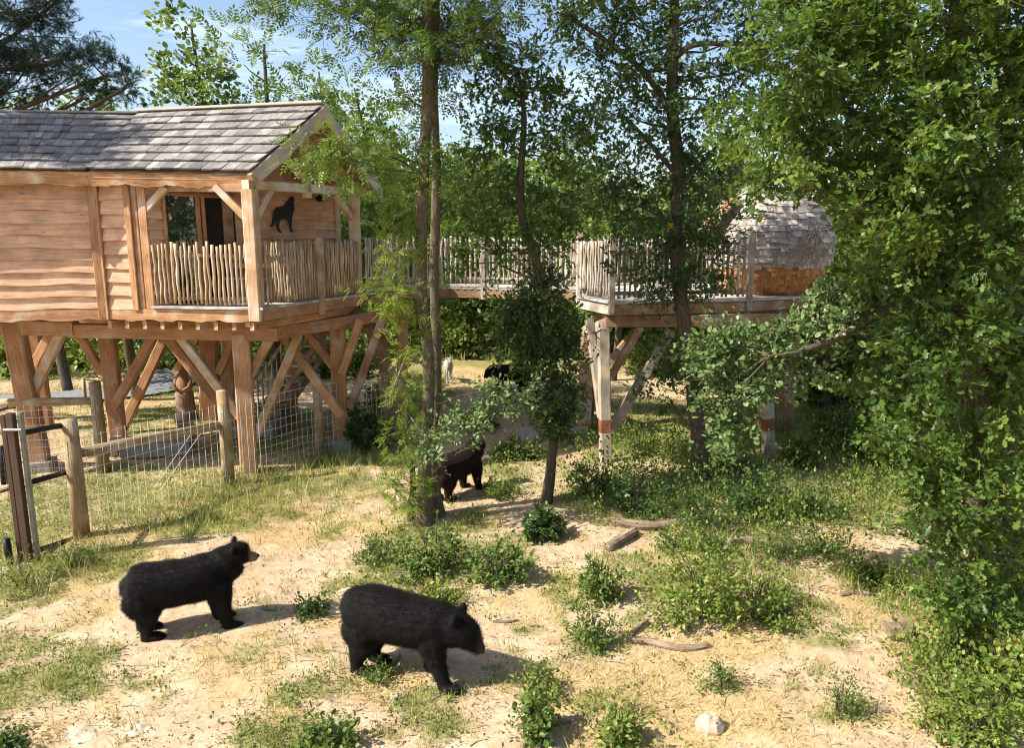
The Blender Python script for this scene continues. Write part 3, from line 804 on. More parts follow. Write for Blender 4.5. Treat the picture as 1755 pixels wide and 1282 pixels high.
# soffit of the porch
mb = MB(); slab(mb, [E2 - up_ * .1 + cd * .05, APX - up_ * .1 + cd * .05, Rv - up_ * .1, Ev - up_ * .1], .02); mb.build('soffit', M['fir'], cabin)

# railings of round sticks
STICKS = []
def stick_mesh(i):
    mb = MB(); rg = random.Random(i * 7 + 1); k = 6; ph = rg.uniform(0, 6); am = rg.uniform(.003, .010)
    pts = [Vector((am * math.sin(ph + z_ * 2.2), am * math.cos(ph * 1.7 + z_ * 1.8), z_ / k)) for z_ in range(k + 1)]
    pts = [Vector((p.x, p.y, p.z)) for p in pts]
    st = random.getstate(); random.seed(i)
    mb.tube(pts, [.019 * rg.uniform(.85, 1.2) for _ in pts], 6); random.setstate(st)
    me = bpy.data.meshes.new('baluster'); me.from_pydata(mb.v, [], mb.f)
    ul = me.uv_layers.new(name='UVMap'); ul.data.foreach_set('uv', [c for f in mb.uv for q_ in f for c in q_])
    me.polygons.foreach_set('use_smooth', [True] * len(me.polygons)); me.update()
    return me
for i in range(10): STICKS.append(stick_mesh(i))
MS = {}
def stick_variants(mk):
    if mk not in MS:
        L_ = []
        for me in STICKS:
            c = me.copy(); c.materials.clear(); c.materials.append(M[mk]); L_.append(c)
        MS[mk] = L_
    return MS[mk]
def railing(A, B, z0, h, sp_, mk, parent, rail_z=(.12, .92), nv=None, both=False, thick=1.0, z1=None):
    """A, B ground plan ends; sticks nailed to the outside of two rails"""
    nv = nv or nrm(A, B); z1 = z0 if z1 is None else z1
    r = MB()
    za = lambda t: z0 + (z1 - z0) * t
    for rz in rail_z:
        r.beam(Z(A, z0 + rz) - nv * .045, Z(B, z1 + rz) - nv * .045, .045, .075)
    rl = r.build('railing', M[mk], parent)
    ln = (Z(B, 0) - Z(A, 0)).length; n = max(2, int(ln / sp_))
    base = wloc(parent)
    for i in range(n):
        t = (i + .5) / n; p = Z(A.lerp(B, t), za(t) + random.uniform(.0, .04))
        o = bpy.data.objects.new('baluster', random.choice(stick_variants(mk))); COL.objects.link(o)
        o.parent = rl; o.location = p - base + nv * .005
        th = random.uniform(.8, 1.25) * thick
        o.scale = (th, th, h * random.uniform(.95, 1.04))
        o.rotation_euler = (random.uniform(-.012, .012), random.uniform(-.018, .018), random.uniform(0, 6))
    return rl
railing(on_line(269, P1, P2), Z(P2, 0) + cd * .22, 3.52, 1.12, .09, 'stick', cabin, nv=nf, thick=1.25)
railing(Z(P2, 0) + gd * .14, Z(P3, 0) - gd * .12, 3.52, 1.14, .085, 'stick', cabin, nv=nrm(P2, P3), thick=1.2)
for px_ in (300, 350, 390):          # things behind the railing: bench
    pass
# wolf silhouette
wp = [(217, 728), (228, 735), (238, 715), (243, 690), (250, 680), (247, 700), (250, 725), (255, 748), (262, 762), (276, 766), (274, 756), (266, 748), (263, 725), (268, 705), (277, 690),
      (295, 690), (312, 695), (318, 715), (322, 745), (326, 760), (340, 762), (338, 752), (331, 742), (332, 715), (336, 690), (340, 665), (350, 640), (352, 615), (347, 600), (354, 590),
      (351, 575), (343, 563), (338, 570), (333, 566), (330, 578), (318, 588), (308, 605), (300, 618), (280, 622), (258, 625), (243, 640), (238, 660), (233, 685), (228, 710)]
nv = nd
wpts = []
for x_, y_ in wp:
    X_, Y_ = 400 + x_ / 3.204, 160 + y_ / 3.204
    b_ = on_line(X_, WA, WB); d_ = ray(X_, Y_); hit = Vector((0, 0, CAMZ)) + d_ * (b_.y / d_.y); wpts.append(Z(b_, hit.z) + nv * .07)
mb = MB(); n_ = len(wpts)
mb.prism([[p for p in wpts], [p + nv * .015 for p in wpts]])
o = mb.build('wolf_silhouette', M['black'], None); c_ = sum(wpts, Vector()) / n_
o.data.transform(Matrix.Translation(-c_)); o.location = c_
tag(o, 'flat black howling wolf silhouette fixed to the plank wall of the porch', 'wall decoration')
# little lamp on the wall
lt = on_line(549, WA, WB)
lamp = thing('wall_lamp', Z(lt, 5.62) + nd * .06, 'small dark wall lamp near the top of the porch wall', 'lamp')
mb = MB(); mb.tube([Z(lt, 5.62) + nd * .04, Z(lt, 5.62) + nd * .14], [.03, .03], 8); mb.build('bracket', M['black'], lamp)
mb = MB(); mb.tube([Z(lt, 5.68) + nd * .16, Z(lt, 5.62) + nd * .16, Z(lt, 5.54) + nd * .16], [.03, .06, .07], 10); mb.build('lamp_shade', M['black'], lamp)
# bench and table behind the balusters
bt = Z(P2, 0).lerp(Z(WA, 0), .45) + gd * 1.1
bench = thing('bench', Z(bt, 3.5), 'grey wooden bench behind the porch railing', 'bench')
for i in range(3): beam_part('seat_slat', Z(bt, 3.95) + cd * -.6 + gd * .12 * i, Z(bt, 3.95) + cd * .6 + gd * .12 * i, .1, .035, M['deck_grey'], bench)
for s in (-.5, .5):
    for g_ in (0, .24): beam_part('leg', Z(bt, 3.5) + cd * s + gd * g_, Z(bt, 3.935) + cd * s + gd * g_, .06, .06, M['deck_grey'], bench)
for i in range(2): beam_part('backrest_slat', Z(bt, 4.2 + .16 * i) + cd * -.6 + gd * .32, Z(bt, 4.2 + .16 * i) + cd * .6 + gd * .32, .03, .1, M['deck_grey'], bench)

# stilts
def stilt(px0, py0, pxb, y, w=.3, mat='fir_old', name='stilt', z0=-.05, yb=None):
    a = atd(px0, py0, y); b = Z(atd(pxb, 780, yb or y), z0)
    return beam_part(name, b, a, w, w, M[mat], cabin, up=(0.25, -1, 0), ch=.03)
stilt(22, 552, 68, 15.2, .36); stilt(182, 558, 206, 16.7, .33); stilt(413, 572, 426, 15.1, .34)
stilt(578, 545, 584, 16.9, .34); stilt(690, 540, 690, 18.6, .26); stilt(505, 560, 503, 19.4, .28); stilt(358, 560, 362, 19.4, .42)
stilt(55, 555, 86, 18.5, .3); stilt(655, 545, 660, 20.2, .2); stilt(390, 560, 396, 18.8, .3)
BR = [(112, 556, 48, 690, 15.3, .2, 'fir_pale'), (95, 556, 60, 625, 17, .2, 0), (128, 560, 176, 640, 16.6, .18, 0), (268, 566, 195, 700, 16.6, .2, 0), (286, 572, 210, 735, 18.2, .22, 0), (283, 572, 400, 720, 18.2, .24, 0),
      (303, 570, 420, 725, 15.3, .18, 'fir_pale'), (466, 575, 422, 655, 15.15, .18, 0), (405, 570, 375, 640, 17.5, .18, 0), (480, 568, 585, 712, 16.2, .19, 0), (520, 552, 438, 752, 16.0, .17, 'fir_pale'),
      (656, 545, 600, 700, 16.8, .18, 'brown'), (618, 547, 586, 640, 16.7, .18, 0), (622, 547, 694, 680, 18.0, .2, 'brown'), (636, 547, 700, 630, 19, .18, 'brown'), (520, 560, 580, 640, 17.4, .18, 0),
      (345, 566, 300, 640, 19.2, .18, 0), (370, 566, 420, 640, 19.2, .18, 0)]
for x0, y0, x1, y1, y, w, mk in BR:
    beam_part('brace', atd(x0, y0, y), atd(x1, y1, y), w * .8, w, M[mk or 'fir_old'], cabin, ch=.02)
beam_part('beam', atd(-200, 560, 15.2), atd(130, 562, 15.2), .26, .3, M['fir_old'], cabin, ch=.02)
beam_part('beam', atd(120, 566, 15.22), atd(478, 572, 15.05), .24, .28, M['fir_old'], cabin, ch=.02)
beam_part('beam', atd(-100, 556, 18.6), atd(520, 552, 19.3), .24, .28, M['fir_old'], cabin)
beam_part('beam', atd(470, 570, 15.1), atd(700, 533, 18.7), .22, .26, M['fir_old'], cabin)
beam_part('beam', Z(atd(22, 560, 15.2), 3.0), Z(atd(55, 560, 18.5), 3.0), .2, .26, M['fir_old'], cabin)
beam_part('beam', Z(atd(413, 560, 15.1), 3.03), Z(atd(390, 560, 18.8), 3.03), .2, .22, M['fir_old'], cabin)
for px_, y in ((68, 15.2), (206, 16.7), (426, 15.15), (584, 16.9)):
    q = Z(atd(px_, 780, y), 0)
    if px_ != 426: beam_part('footing', q + Vector((0, 0, -.1)), q + Vector((0, 0, .2)), .5, .5, M['concrete'], cabin, up=(0.25, -1, 0), ch=.02)
slb = thing('concrete_slab', Z(at(245, 775), 0), 'low grey concrete slab under the cabin behind the log rail', 'slab')
beam_part('slab', Z(at(215, 778), .14), Z(at(330, 770), .14), .9, .3, M['concrete'], slb)
beam_part('metal_plate', Z(at(195, 778), .2), Z(at(208, 778), .2), .3, .38, M['greymetal'], slb)

# stairs
s0 = Z(at(436, 742), 0); s1 = atd(592, 530, 17.6); s1.z = 3.4
stair = thing('staircase', s0, 'pale wooden open stairs with stick railing under the cabin', 'stairs')
away = Vector((.25, 1, 0)).normalized() * .95
beam_part('stringer', s0 - up_ * .10, s1 - up_ * .10, .06, .12, M['brown'], stair)
beam_part('stringer', s0 + away - up_ * .10, s1 + away - up_ * .10, .06, .12, M['brown'], stair)
NT = 14
sdir = Z(s1 - s0, 0).normalized()
for i in range(NT):
    p = s0.lerp(s1, (i + .6) / NT) + up_ * .12
    beam_part('tread', p - away * .04, p + away * 1.04, .24, .05, M['leg'], stair)
railing(s0 - away * .05, s1 - away * .05, .28, .85, .13, 'stick_grey', stair, rail_z=(.08, .78), z1=3.65, nv=-away.normalized())
beam_part('bottom_step', s0 + Vector((-.5, 0, .15)), s0 + Vector((.6, 0, .15)), .9, .3, M['concrete'], stair)

# ---------------------------------------------------------------- footbridge
bpx = [(626, 503), (672, 494), (745, 491), (828, 492), (992, 497)]
BP = [Z(at(x, y, ZF), 0) for x, y in bpx]
BP[0] = Z(P3, 0) + gd * .15
bridge = thing('footbridge', BP[2], 'weathered wooden footbridge with stick railings linking cabin and pod', 'footbridge')
wd = Vector((0, 1, 0)) * 1.35
for i in range(len(BP) - 1):
    a, b = BP[i], BP[i + 1]; nv = nrm(a, b)
    n = max(3, int((b - a).length / .16))
    for j in range(n):
        p = a.lerp(b, (j + .5) / n); w_ = (b - a).length / n
        beam_part('deck_board', Z(p, 3.47) + nv * .06, Z(p, 3.47) + wd, w_ * .94, .045, M['deck_grey'], bridge)
    beam_part('rim_beam', Z(a, 3.33), Z(b, 3.33), .09, .22, M['brown'], bridge)
    beam_part('rim_beam', Z(a, 3.33) + wd, Z(b, 3.33) + wd, .09, .22, M['brown'], bridge)
    beam_part('kick_board', Z(a, 3.54) + nv * .02, Z(b, 3.54) + nv * .02, .03, .07, M['deck_grey'], bridge)
    railing(a, b, 3.52, 1.18, .125, 'stick_grey', bridge, nv=nv, thick=1.35)
    railing(a + wd, b + wd, 3.52, 1.18, .15, 'stick_grey', bridge, nv=-nv)
for i in (1, 2, 3, 4):
    for k in (0, 1): beam_part('railing_post', Z(BP[i], 3.2) + wd * k + Vector((0, -.05, 0)) * (1 - k), Z(BP[i], 4.82) + wd * k + Vector((0, -.05, 0)) * (1 - k), .11, .11, M['stick_grey'], bridge, up=(0, -1, 0))

# ---------------------------------------------------------------- platform of the pod
D = [Z(at(992, 506, ZF), 0), Z(at(1048, 516, ZF), 0), Z(at(1283, 511, ZF), 0), Z(at(1388, 506, ZF), 0)]
D.append(D[3] + Vector((.3, 3.6, 0))); D.append(D[0] + Vector((.2, 4.2, 0)))
plat = thing('pod_platform', D[1], 'raised timber platform with stick railing on splayed legs', 'platform')
ys = [p.y for p in D]
# deck boards run left to right, clipped to the outline
def clip_x(y):
    xs = []
    for i in range(len(D)):
        a, b = D[i], D[(i + 1) % len(D)]
        if (a.y - y) * (b.y - y) < 0: t = (y - a.y) / (b.y - a.y); xs.append(a.x + (b.x - a.x) * t)
    return (min(xs), max(xs)) if len(xs) >= 2 else None
y = min(ys) + .06
while y < max(ys) - .05:
    c = clip_x(y)
    if c and c[1] - c[0] > .2: beam_part('deck_board', (c[0] + .0, y, 3.475), (c[1], y, 3.475), .135, .045, M['deck_grey'], plat)
    y += .145
for i in range(3):
    a, b = D[i], D[i + 1]; nv = nrm(a, b)
    beam_part('rim_board', Z(a, 3.47) + nv * .03, Z(b, 3.47) + nv * .03, .10, .06, M['deck_grey'], plat)
    beam_part('rim_beam', Z(a, 3.32) - nv * .02, Z(b, 3.32) - nv * .02, .09, .22, M['brown'] if i else M['stick_grey'], plat)
for i in (0, 1):
    a, b = D[i], D[i + 1]
    railing(a.lerp(b, .03), b.lerp(a, .03), 3.53, 1.17, .115, 'stick_grey', plat, thick=1.35)
railing(D[5] + Vector((.3, -1.2, 0)), D[5] + Vector((2.2, 0, 0)), 3.53, 1.17, .13, 'stick_grey', plat)
for p in (D[0], D[1], D[2]):
    beam_part('railing_post', Z(p, 3.25) + Vector((0, -.04, 0)), Z(p, 4.86) + Vector((0, -.04, 0)), .12, .12, M['stick_grey'], plat, up=(0, -1, 0))
for i in range(8):
    x = D[0].x + .5 + i * .75
    beam_part('joist', (x, 15.9, 3.13), (x, 19.4, 3.13), .1, .16, M['brown'], plat)
beam_part('beam', atd(1037, 550, 15.75), atd(1400, 548, 15.9), .2, .26, M['brown'], plat, ch=.02)
beam_part('beam', atd(1020, 540, 18.6), atd(1390, 538, 18.6), .2, .26, M['brown'], plat)
beam_part('beam', atd(1004, 568, 18.6), atd(1040, 556, 15.8), .18, .24, M['stick_grey'], plat)
def leg(x0, y0, ya, x1, y1, yb, w, mk='leg', band=None, base=None):
    a = atd(x0, y0, ya); b = atd(x1, y1, yb)
    if base is not None: b = Z(at(x1, y1), -.05)
    beam_part('leg', b, a, w, w * .95, M[mk], plat, up=(0.12, -1, 0), ch=.018)
    if band:
        t0, t1 = (band[0] - b.z) / (a.z - b.z), (band[1] - b.z) / (a.z - b.z)
        beam_part('stain_band', b.lerp(a, t0), b.lerp(a, t1), w * 1.02, w * .97, M['red'], plat, up=(0.12, -1, 0), ch=.018)
leg(1034, 562, 15.7, 1038, 796, 0, .23, 'leg', (.70, .98), 1)
leg(1010, 545, 16.1, 1031, 715, 15.75, .17, 'leg')
leg(1008, 562, 18.5, 1000, 742, 0, .30, 'brown', None, 1)
leg(1022, 562, 18.4, 1008, 735, 18.6, .2, 'brown')
leg(1309, 562, 15.9, 1318, 782, 0, .24, 'leg', (.62, .9), 1)
leg(1290, 600, 16.3, 1308, 712, 15.95, .17, 'brown')
leg(1345, 560, 18.6, 1350, 742, 0, .28, 'brown', None, 1)
for x0, y0, x1, y1, y, w, mk in ((1150, 566, 1048, 738, 15.95, .2, 'leg'), (1098, 560, 1046, 645, 15.9, .17, 'brown'), (1236, 560, 1262, 612, 16.2, .18, 'brown'), (1222, 562, 1310, 700, 16.0, .19, 'brown'), (1090, 566, 1010, 660, 18.2, .17, 'brown')):
    beam_part('brace', atd(x0, y0, y), atd(x1, y1, y), w * .8, w, M[mk], plat, ch=.018)

# ---------------------------------------------------------------- pod
pc = Z(atd(1318, 420, 17.6), 3.5)
pod = thing('shingled_pod', pc, 'egg shaped pod clad in grey shakes above and orange shingles below', 'treehouse')
PROF = [(0.0, .84), (.25, 1.09), (.5, 1.27), (.8, 1.38), (1.1, 1.40), (1.4, 1.36), (1.7, 1.22), (2.0, .98), (2.25, .68), (2.42, .38), (2.50, .05)]
def prad(z):
    for (a, ra), (b, rb) in zip(PROF, PROF[1:]):
        if z <= b: return ra + (rb - ra) * (z - a) / (b - a)
    return .02
NA = 36
def podmesh(z0, z1, mk, nm):
    mb = MB(); zs = [z0 + (z1 - z0) * i / 10 for i in range(11)]
    mb.prism([[pc + Vector((math.cos(a) * prad(z) * .97, math.sin(a) * prad(z) * .97, z)) for a in [2 * PI * k / NA for k in range(NA)]] for z in zs], uo=0)
    return mb.build(nm, M[mk], pod)
pw_, pr_ = podmesh(0, .66, 'cedar', 'wall'), podmesh(.66, 2.49, 'shake', 'roof')
def pod_rows(z0, z1, rows, wsh, mk, parent, seed, th, name):
    rg = random.Random(seed); stuff = MB()
    arc = z1 - z0
    zs = [z0 + arc * i / rows for i in range(rows + 1)]
    for r in range(rows):
        za, zb = zs[r], min(zs[min(r + 1, rows)] + arc / rows * .2, 2.49)
        ra, rb = prad(za), prad(zb); n = max(5, int(2 * PI * max(ra, .2) / wsh)); a = rg.uniform(0, 1)
        end = a + 2 * PI
        while a < end - .02:
            w = 2 * PI / n * rg.uniform(.7, 1.3); b = min(a + w * .97, end)
            dz = rg.uniform(-.035, .03); lift = th + rg.uniform(0, .012)
            if rg.random() < .3: dz -= .03
            pts = []
            for (ang, zz, rr, ex) in ((a, za + dz, ra, lift), (b, za + dz * .8, ra, lift), (b, zb, rb, .0), (a, zb, rb, .0)):
                d = Vector((math.cos(ang), math.sin(ang), 0)); pts.append((pc + d * (rr * .985 + ex) + up_ * zz, d))
            V_ = [p - d * .02 for p, d in pts[:2]] + [p - d * .02 for p, d in pts[2:]]
            U_ = [p + d * .012 for p, d in pts]
            ang = (a + b) / 2; facing = -(math.sin(ang)) > -.12 and math.cos(ang) > -1
            mb = MB() if facing else stuff; bi = len(mb.v); mb.v += [tuple(p) for p in V_ + U_]
            L_ = (pts[3][0] - pts[0][0]).length; W_ = (pts[1][0] - pts[0][0]).length; o1, o2 = rg.uniform(0, 9), rg.uniform(0, 9)
            top = ((o1, o2), (o1, o2 + W_), (o1 + L_, o2 + W_), (o1 + L_, o2)); e = ((o1, o2), (o1 + .1, o2), (o1 + .1, o2 + .02), (o1, o2 + .02))
            for ids, q_ in (((4, 5, 6, 7), top), ((0, 1, 5, 4), e), ((1, 2, 6, 5), e), ((3, 0, 4, 7), e)): mb.face([bi + i_ for i_ in ids], q_)
            if facing: mb.build(name, M[mk], parent)
            a += w
    s_ = stuff.build(name + '_cladding', M[mk], parent); s_['kind'] = 'stuff'
pod_rows(0.0, .66, 7, .13, 'cedar', pw_, 5, .018, 'shingle')
pod_rows(.62, 2.46, 14, .17, 'shake', pr_, 6, .035, 'shake')
# entrance hood on the left of the pod
h0 = pc + Vector((-1.25, -.35, 1.75))
mb = MB(); mb.beam(h0 + Vector((-.35, -.1, -.35)), h0 + Vector((.25, 0, .35)), .7, .06); mb.build('entrance_hood', M['brown'], pod)
mb = MB(); mb.beam(pc + Vector((-1.15, -.45, .1)), pc + Vector((-1.15, -.45, 1.5)), .5, .06, up=(1, .3, 0)); mb.build('door', M['fir_old'], pod)

# ---------------------------------------------------------------- fence, gate, rails
def gz(p): return Z(p, float(gh(p.x, p.y)))
fence = thing('wire_fence', gz(at(140, 920)), 'wire mesh fence on round wooden posts in front of the cabin', 'fence')
FP = [at(140, 920), at(392, 828), at(548, 777), at(664, 745), at(700, 722)]
tops = [1.96, 1.86, 1.86, 1.75, 1.6]
for i, (p, h) in enumerate(zip(FP, tops)):
    if i == 4: continue
    b = gz(p); w = [.13, .12, .10, .09][i]
    mb = MB(); mb.tube([b - up_ * .1, b + up_ * h * .5 + Vector((.01, 0, 0)), b + up_ * h], [w, w * .97, w * .93], 12); mb.build('post', M['log'], fence, True)
mb = MB(); mb.tube([atd(133, 777, FP[0].y + .1), atd(255, 752, (FP[0].y + FP[1].y) / 2 + .1), atd(383, 728, FP[1].y + .0)], [.085, .09, .08], 12); mb.build('rail', M['log'], fence, True)
def mesh_net(mb, A, B, h, dx, zs, r=.0032, front=Vector((0, -.12, 0))):
    ln = (B - A).length; n = int(ln / dx)
    for i in range(n + 1):
        p = A.lerp(B, i / n) + front; q = gz(p)
        mb.tube([q, q + up_ * h], r * 1.35, 3, caps=False)
    for z_ in zs:
        k = 6; mb.tube([gz(A.lerp(B, i / k) + front) + up_ * (z_ + random.uniform(-.008, .008)) for i in range(k + 1)], r * 1.35, 3, caps=False)
mb = MB()
zs = [.03, .13, .25, .4, .55, .72, .9, 1.08, 1.26, 1.44, 1.62]
for a, b in zip(FP, FP[1:]): mesh_net(mb, a, b, 1.64, .14, zs)
nt = mb.build('wire_mesh', M['wire'], fence)
for a, b in (((330, 740), (265, 835)), ((345, 742), (275, 840))):
    mb = MB(); mb.tube([atd(*a, FP[1].y - .25), atd(*b, FP[1].y - .9)], .004, 4); mb.build('stay_wire', M['wire'], fence)
# rear fence with log rail
rear = thing('log_rail_fence', gz(at(178, 808)), 'log rail on a round post under the left of the cabin', 'fence')
rp = gz(at(178, 808)); mb = MB(); mb.tube([rp - up_ * .1, rp + up_ * 1.9], [.13, .11], 12); mb.build('post', M['log'], rear, True)
mb = MB(); mb.tube([atd(-120, 694, rp.y + .1), atd(30, 690, rp.y), atd(158, 687, rp.y)], [.1, .09, .08], 12); mb.build('rail', M['log'], rear, True)
mb = MB(); mesh_net(mb, Z(at(-60, 830), 0), rp + Vector((0, 0, 0)), 1.5, .12, [.05, .2, .35, .5, .65, .8, .95, 1.1, 1.25, 1.4], .0028)
mb.build('wire_mesh', M['wire'], rear)
# small far post fence by the path
ff = thing('low_fence', gz(at(150, 690)), 'thin rail on a short wooden post beside the grey path', 'fence')
q = gz(at(147, 690)); mb = MB(); mb.tube([q, q + up_ * .75], .05, 8); mb.build('post', M['log'], ff, True)
mb = MB(); mb.tube([q + up_ * .7, atd(215, 656, 24)], .018, 6); mb.build('rail', M['stick'], ff)
# gate
gate = thing('metal_gate', gz(at(48, 962)), 'dark brown metal gate with black bars and wire mesh', 'gate')
gy = at(48, 962).y
gb0, gb1 = gz(at(50, 966)), gz(at(65, 962))
def top_at(b, h, lean=0): return b + up_ * h + Vector((lean, 0, 0))
beam_part('gate_post', gb0, top_at(gb0, 2.28), .10, .10, M['brownmetal'], gate, up=(0, -1, 0), ch=.006)
beam_part('gate_post', gb1 + Vector((.02, -.02, 0)), top_at(gb1, 2.28) + Vector((.02, -.02, 0)), .045, .08, M['greymetal'], gate, up=(0, -1, 0), ch=.004)
b2 = gz(at(33, 968)); beam_part('gate_post', b2 + Vector((-.02, .1, 0)), top_at(b2, 2.25) + Vector((-.02, .1, 0)), .07, .08, M['brownmetal'], gate, up=(0, -1, 0), ch=.006)
for (a, b) in (((60, 945), (134, 922)), ((58, 825), (116, 809)), ((38, 742), (116, 727))):
    mb = MB(); mb.tube([atd(*a, gy + .1), atd(*b, FP[0].y + .05)], .045, 10); mb.build('bar', M['black'], gate, True)
for (a, b) in (((-60, 860), (22, 836)), ((-60, 720), (14, 698)), ((-60, 980), (30, 968))):
    mb = MB(); mb.beam(atd(*a, gy - .1), atd(*b, gy + .1), .05, .06); mb.build('bar', M['brownmetal'], gate)
mb = MB(); mb.tube([atd(2, 765, gy + .6), atd(8, 830, gy + .6)], .05, 8); mb.build('latch_tube', M['black'], gate, True)
mb = MB(); mb.tube([gz(at(18, 968)), gz(at(16, 968)) + up_ * .4], .05, 8); mb.build('stop_post', M['black'], gate, True)
mb = MB(); mesh_net(mb, at(-90, 1000), at(140, 921), 1.7, .10, [.05 + .1 * i for i in range(17)], .0022, Vector((0, .02, 0)))
mb.build('wire_mesh', M['greymetal'], gate)
mb = MB(); mb.tube([top_at(gb0, 2.05) + Vector((-.08, -.07, 0)), top_at(gb0, 2.05) + Vector((.18, -.07, 0))], .02, 6); mb.build('hinge', M['greymetal'], gate)

# carved wooden figure
cf = gz(at(320, 722)); statue = thing('carved_statue', cf, 'carved wooden animal figure standing on a tree stump by the path', 'statue')
def lathe(mb, c, prof, n=14, sq=1.0):
    mb.prism([[c + Vector((math.cos(a) * r, math.sin(a) * r * sq, z)) for a in [2 * PI * k / n for k in range(n)]] for z, r in prof])
mb = MB(); lathe(mb, cf, [(0, .30), (.1, .26), (.5, .23), (.72, .22), (.76, .20)]); mb.build('stump', M['deadwood'], statue, True)
mb = MB(); lathe(mb, cf, [(.74, .18), (.85, .21), (1.0, .20), (1.12, .13), (1.2, .12), (1.28, .14), (1.36, .13), (1.42, .06)]); mb.build('figure', M['brown'], statue, True)
for s in (-1, 1):
    mb = MB(); mb.tube([cf + Vector((.1 * s, 0, 1.36)), cf + Vector((.13 * s, 0, 1.47))], [.05, .015], 6); mb.build('ear', M['brown'], statue)
    mb = MB(); mb.tube([cf + Vector((.18 * s, -.02, 1.08)), cf + Vector((.2 * s, -.14, .9)), cf + Vector((.06 * s, -.22, .82))], [.06, .05, .04], 8); mb.build('arm', M['brown'], statue, True)
mb = MB(); mb.tube([cf + Vector((-.02, -.1, 1.28)), cf + Vector((-.08, -.2, 1.25))], [.06, .03], 8); mb.build('snout', M['brown'], statue, True)
# ---------------------------------------------------------------- animals
def furmat(name, base, tan, rough=.42):
    m, N, L, B, O = new_mat(name)
    a = N.new('ShaderNodeAttribute'); a.attribute_name = 'v'
    tc = N.new('ShaderNodeTexCoord'); n = N.new('ShaderNodeTexNoise'); n.inputs['Scale'].default_value = 9; n.inputs['Detail'].default_value = 6
    L.new(tc.outputs['Object'], n.inputs['Vector'])
    rp = N.new('ShaderNodeValToRGB'); set_ramp(rp, [(.35, tuple(c * .55 for c in base)), (.7, tuple(c * 1.5 for c in base))])
    L.new(n.outputs['Fac'], rp.inputs['Fac'])
    mx = N.new('ShaderNodeMix'); mx.data_type = 'RGBA'; mx.inputs['B'].default_value = (*tan, 1)
    L.new(a.outputs['Fac'], mx.inputs['Factor']); L.new(rp.outputs['Color'], mx.inputs['A']); L.new(mx.outputs['Result'], B.inputs['Base Color'])
    B.inputs['Roughness'].default_value = rough; B.inputs['Specular IOR Level'].default_value = .16
    B.inputs['Sheen Weight'].default_value = .04; B.inputs['Sheen Roughness'].default_value = .4
    return m
M['fur_black'] = furmat('black_fur', (.0075, .006, .0055), (.24, .14, .08), .7)
M['fur_brown'] = furmat('brown_black_fur', (.026, .011, .007), (.20, .11, .06), .6)
M['fur_white'] = furmat('white_fur', (.5, .46, .42), (.5, .4, .3), .7)
m, N, L, B, O = new_mat('wet_nose'); B.inputs['Base Color'].default_value = (.006, .005, .005, 1); B.inputs['Roughness'].default_value = .18
M['nose'] = m
def loft(mb, st, n=16):
    """stations (x, y, z, half width across, half height)"""
    P = [Vector(s[:3]) for s in st]; rings = []
    for i, p in enumerate(P):
        t = (P[min(i + 1, len(P) - 1)] - P[max(i - 1, 0)]).normalized()
        sd = Vector((0, 1, 0)); sd = (sd - t * sd.dot(t)).normalized(); u = t.cross(sd)
        rings.append([p + sd * math.cos(a) * st[i][3] + u * math.sin(a) * st[i][4] for a in [2 * PI * k / n for k in range(n)]])
    mb.prism(rings)
def blob(mb, c, r, rot=None):
    rings = []
    for i in range(1, 8):
        ph = -PI / 2 + PI * i / 8
        rings.append([Vector((math.cos(a) * math.cos(ph) * r[0], math.sin(a) * math.cos(ph) * r[1], math.sin(ph) * r[2])) for a in [2 * PI * k / 12 for k in range(12)]])
    if rot: rings = [[rot @ p for p in rr] for rr in rings]
    mb.prism([[p + Vector(c) for p in rr] for rr in rings])
def remeshed(mb, voxel, smooth=6):
    me = bpy.data.meshes.new('tmp'); me.from_pydata(mb.v, [], mb.f)
    o = bpy.data.objects.new('tmp', me); COL.objects.link(o)
    r = o.modifiers.new('r', 'REMESH'); r.mode = 'VOXEL'; r.voxel_size = voxel; r.use_smooth_shade = True
    s_ = o.modifiers.new('s', 'SMOOTH'); s_.factor = .5; s_.iterations = smooth
    dg = bpy.context.evaluated_depsgraph_get(); dg.update()
    out = bpy.data.meshes.new_from_object(o.evaluated_get(dg))
    bpy.data.objects.remove(o)
    return out
def smooth_st(st, k=3):
    out = []; n = len(st)
    for i in range(n - 1):
        a, b, c, d = st[max(i - 1, 0)], st[i], st[i + 1], st[min(i + 2, n - 1)]
        for j in range(k):
            t = j / k
            q = [.5 * (2 * b_ + (c_ - a_) * t + (2 * a_ - 5 * b_ + 4 * c_ - d_) * t * t + (3 * b_ - a_ - 3 * c_ + d_) * t ** 3) for a_, b_, c_, d_ in zip(a, b, c, d)]
            out.append(tuple(q[:3] + [max(2e-3, v) for v in q[3:]]))
    return out + [st[-1]]
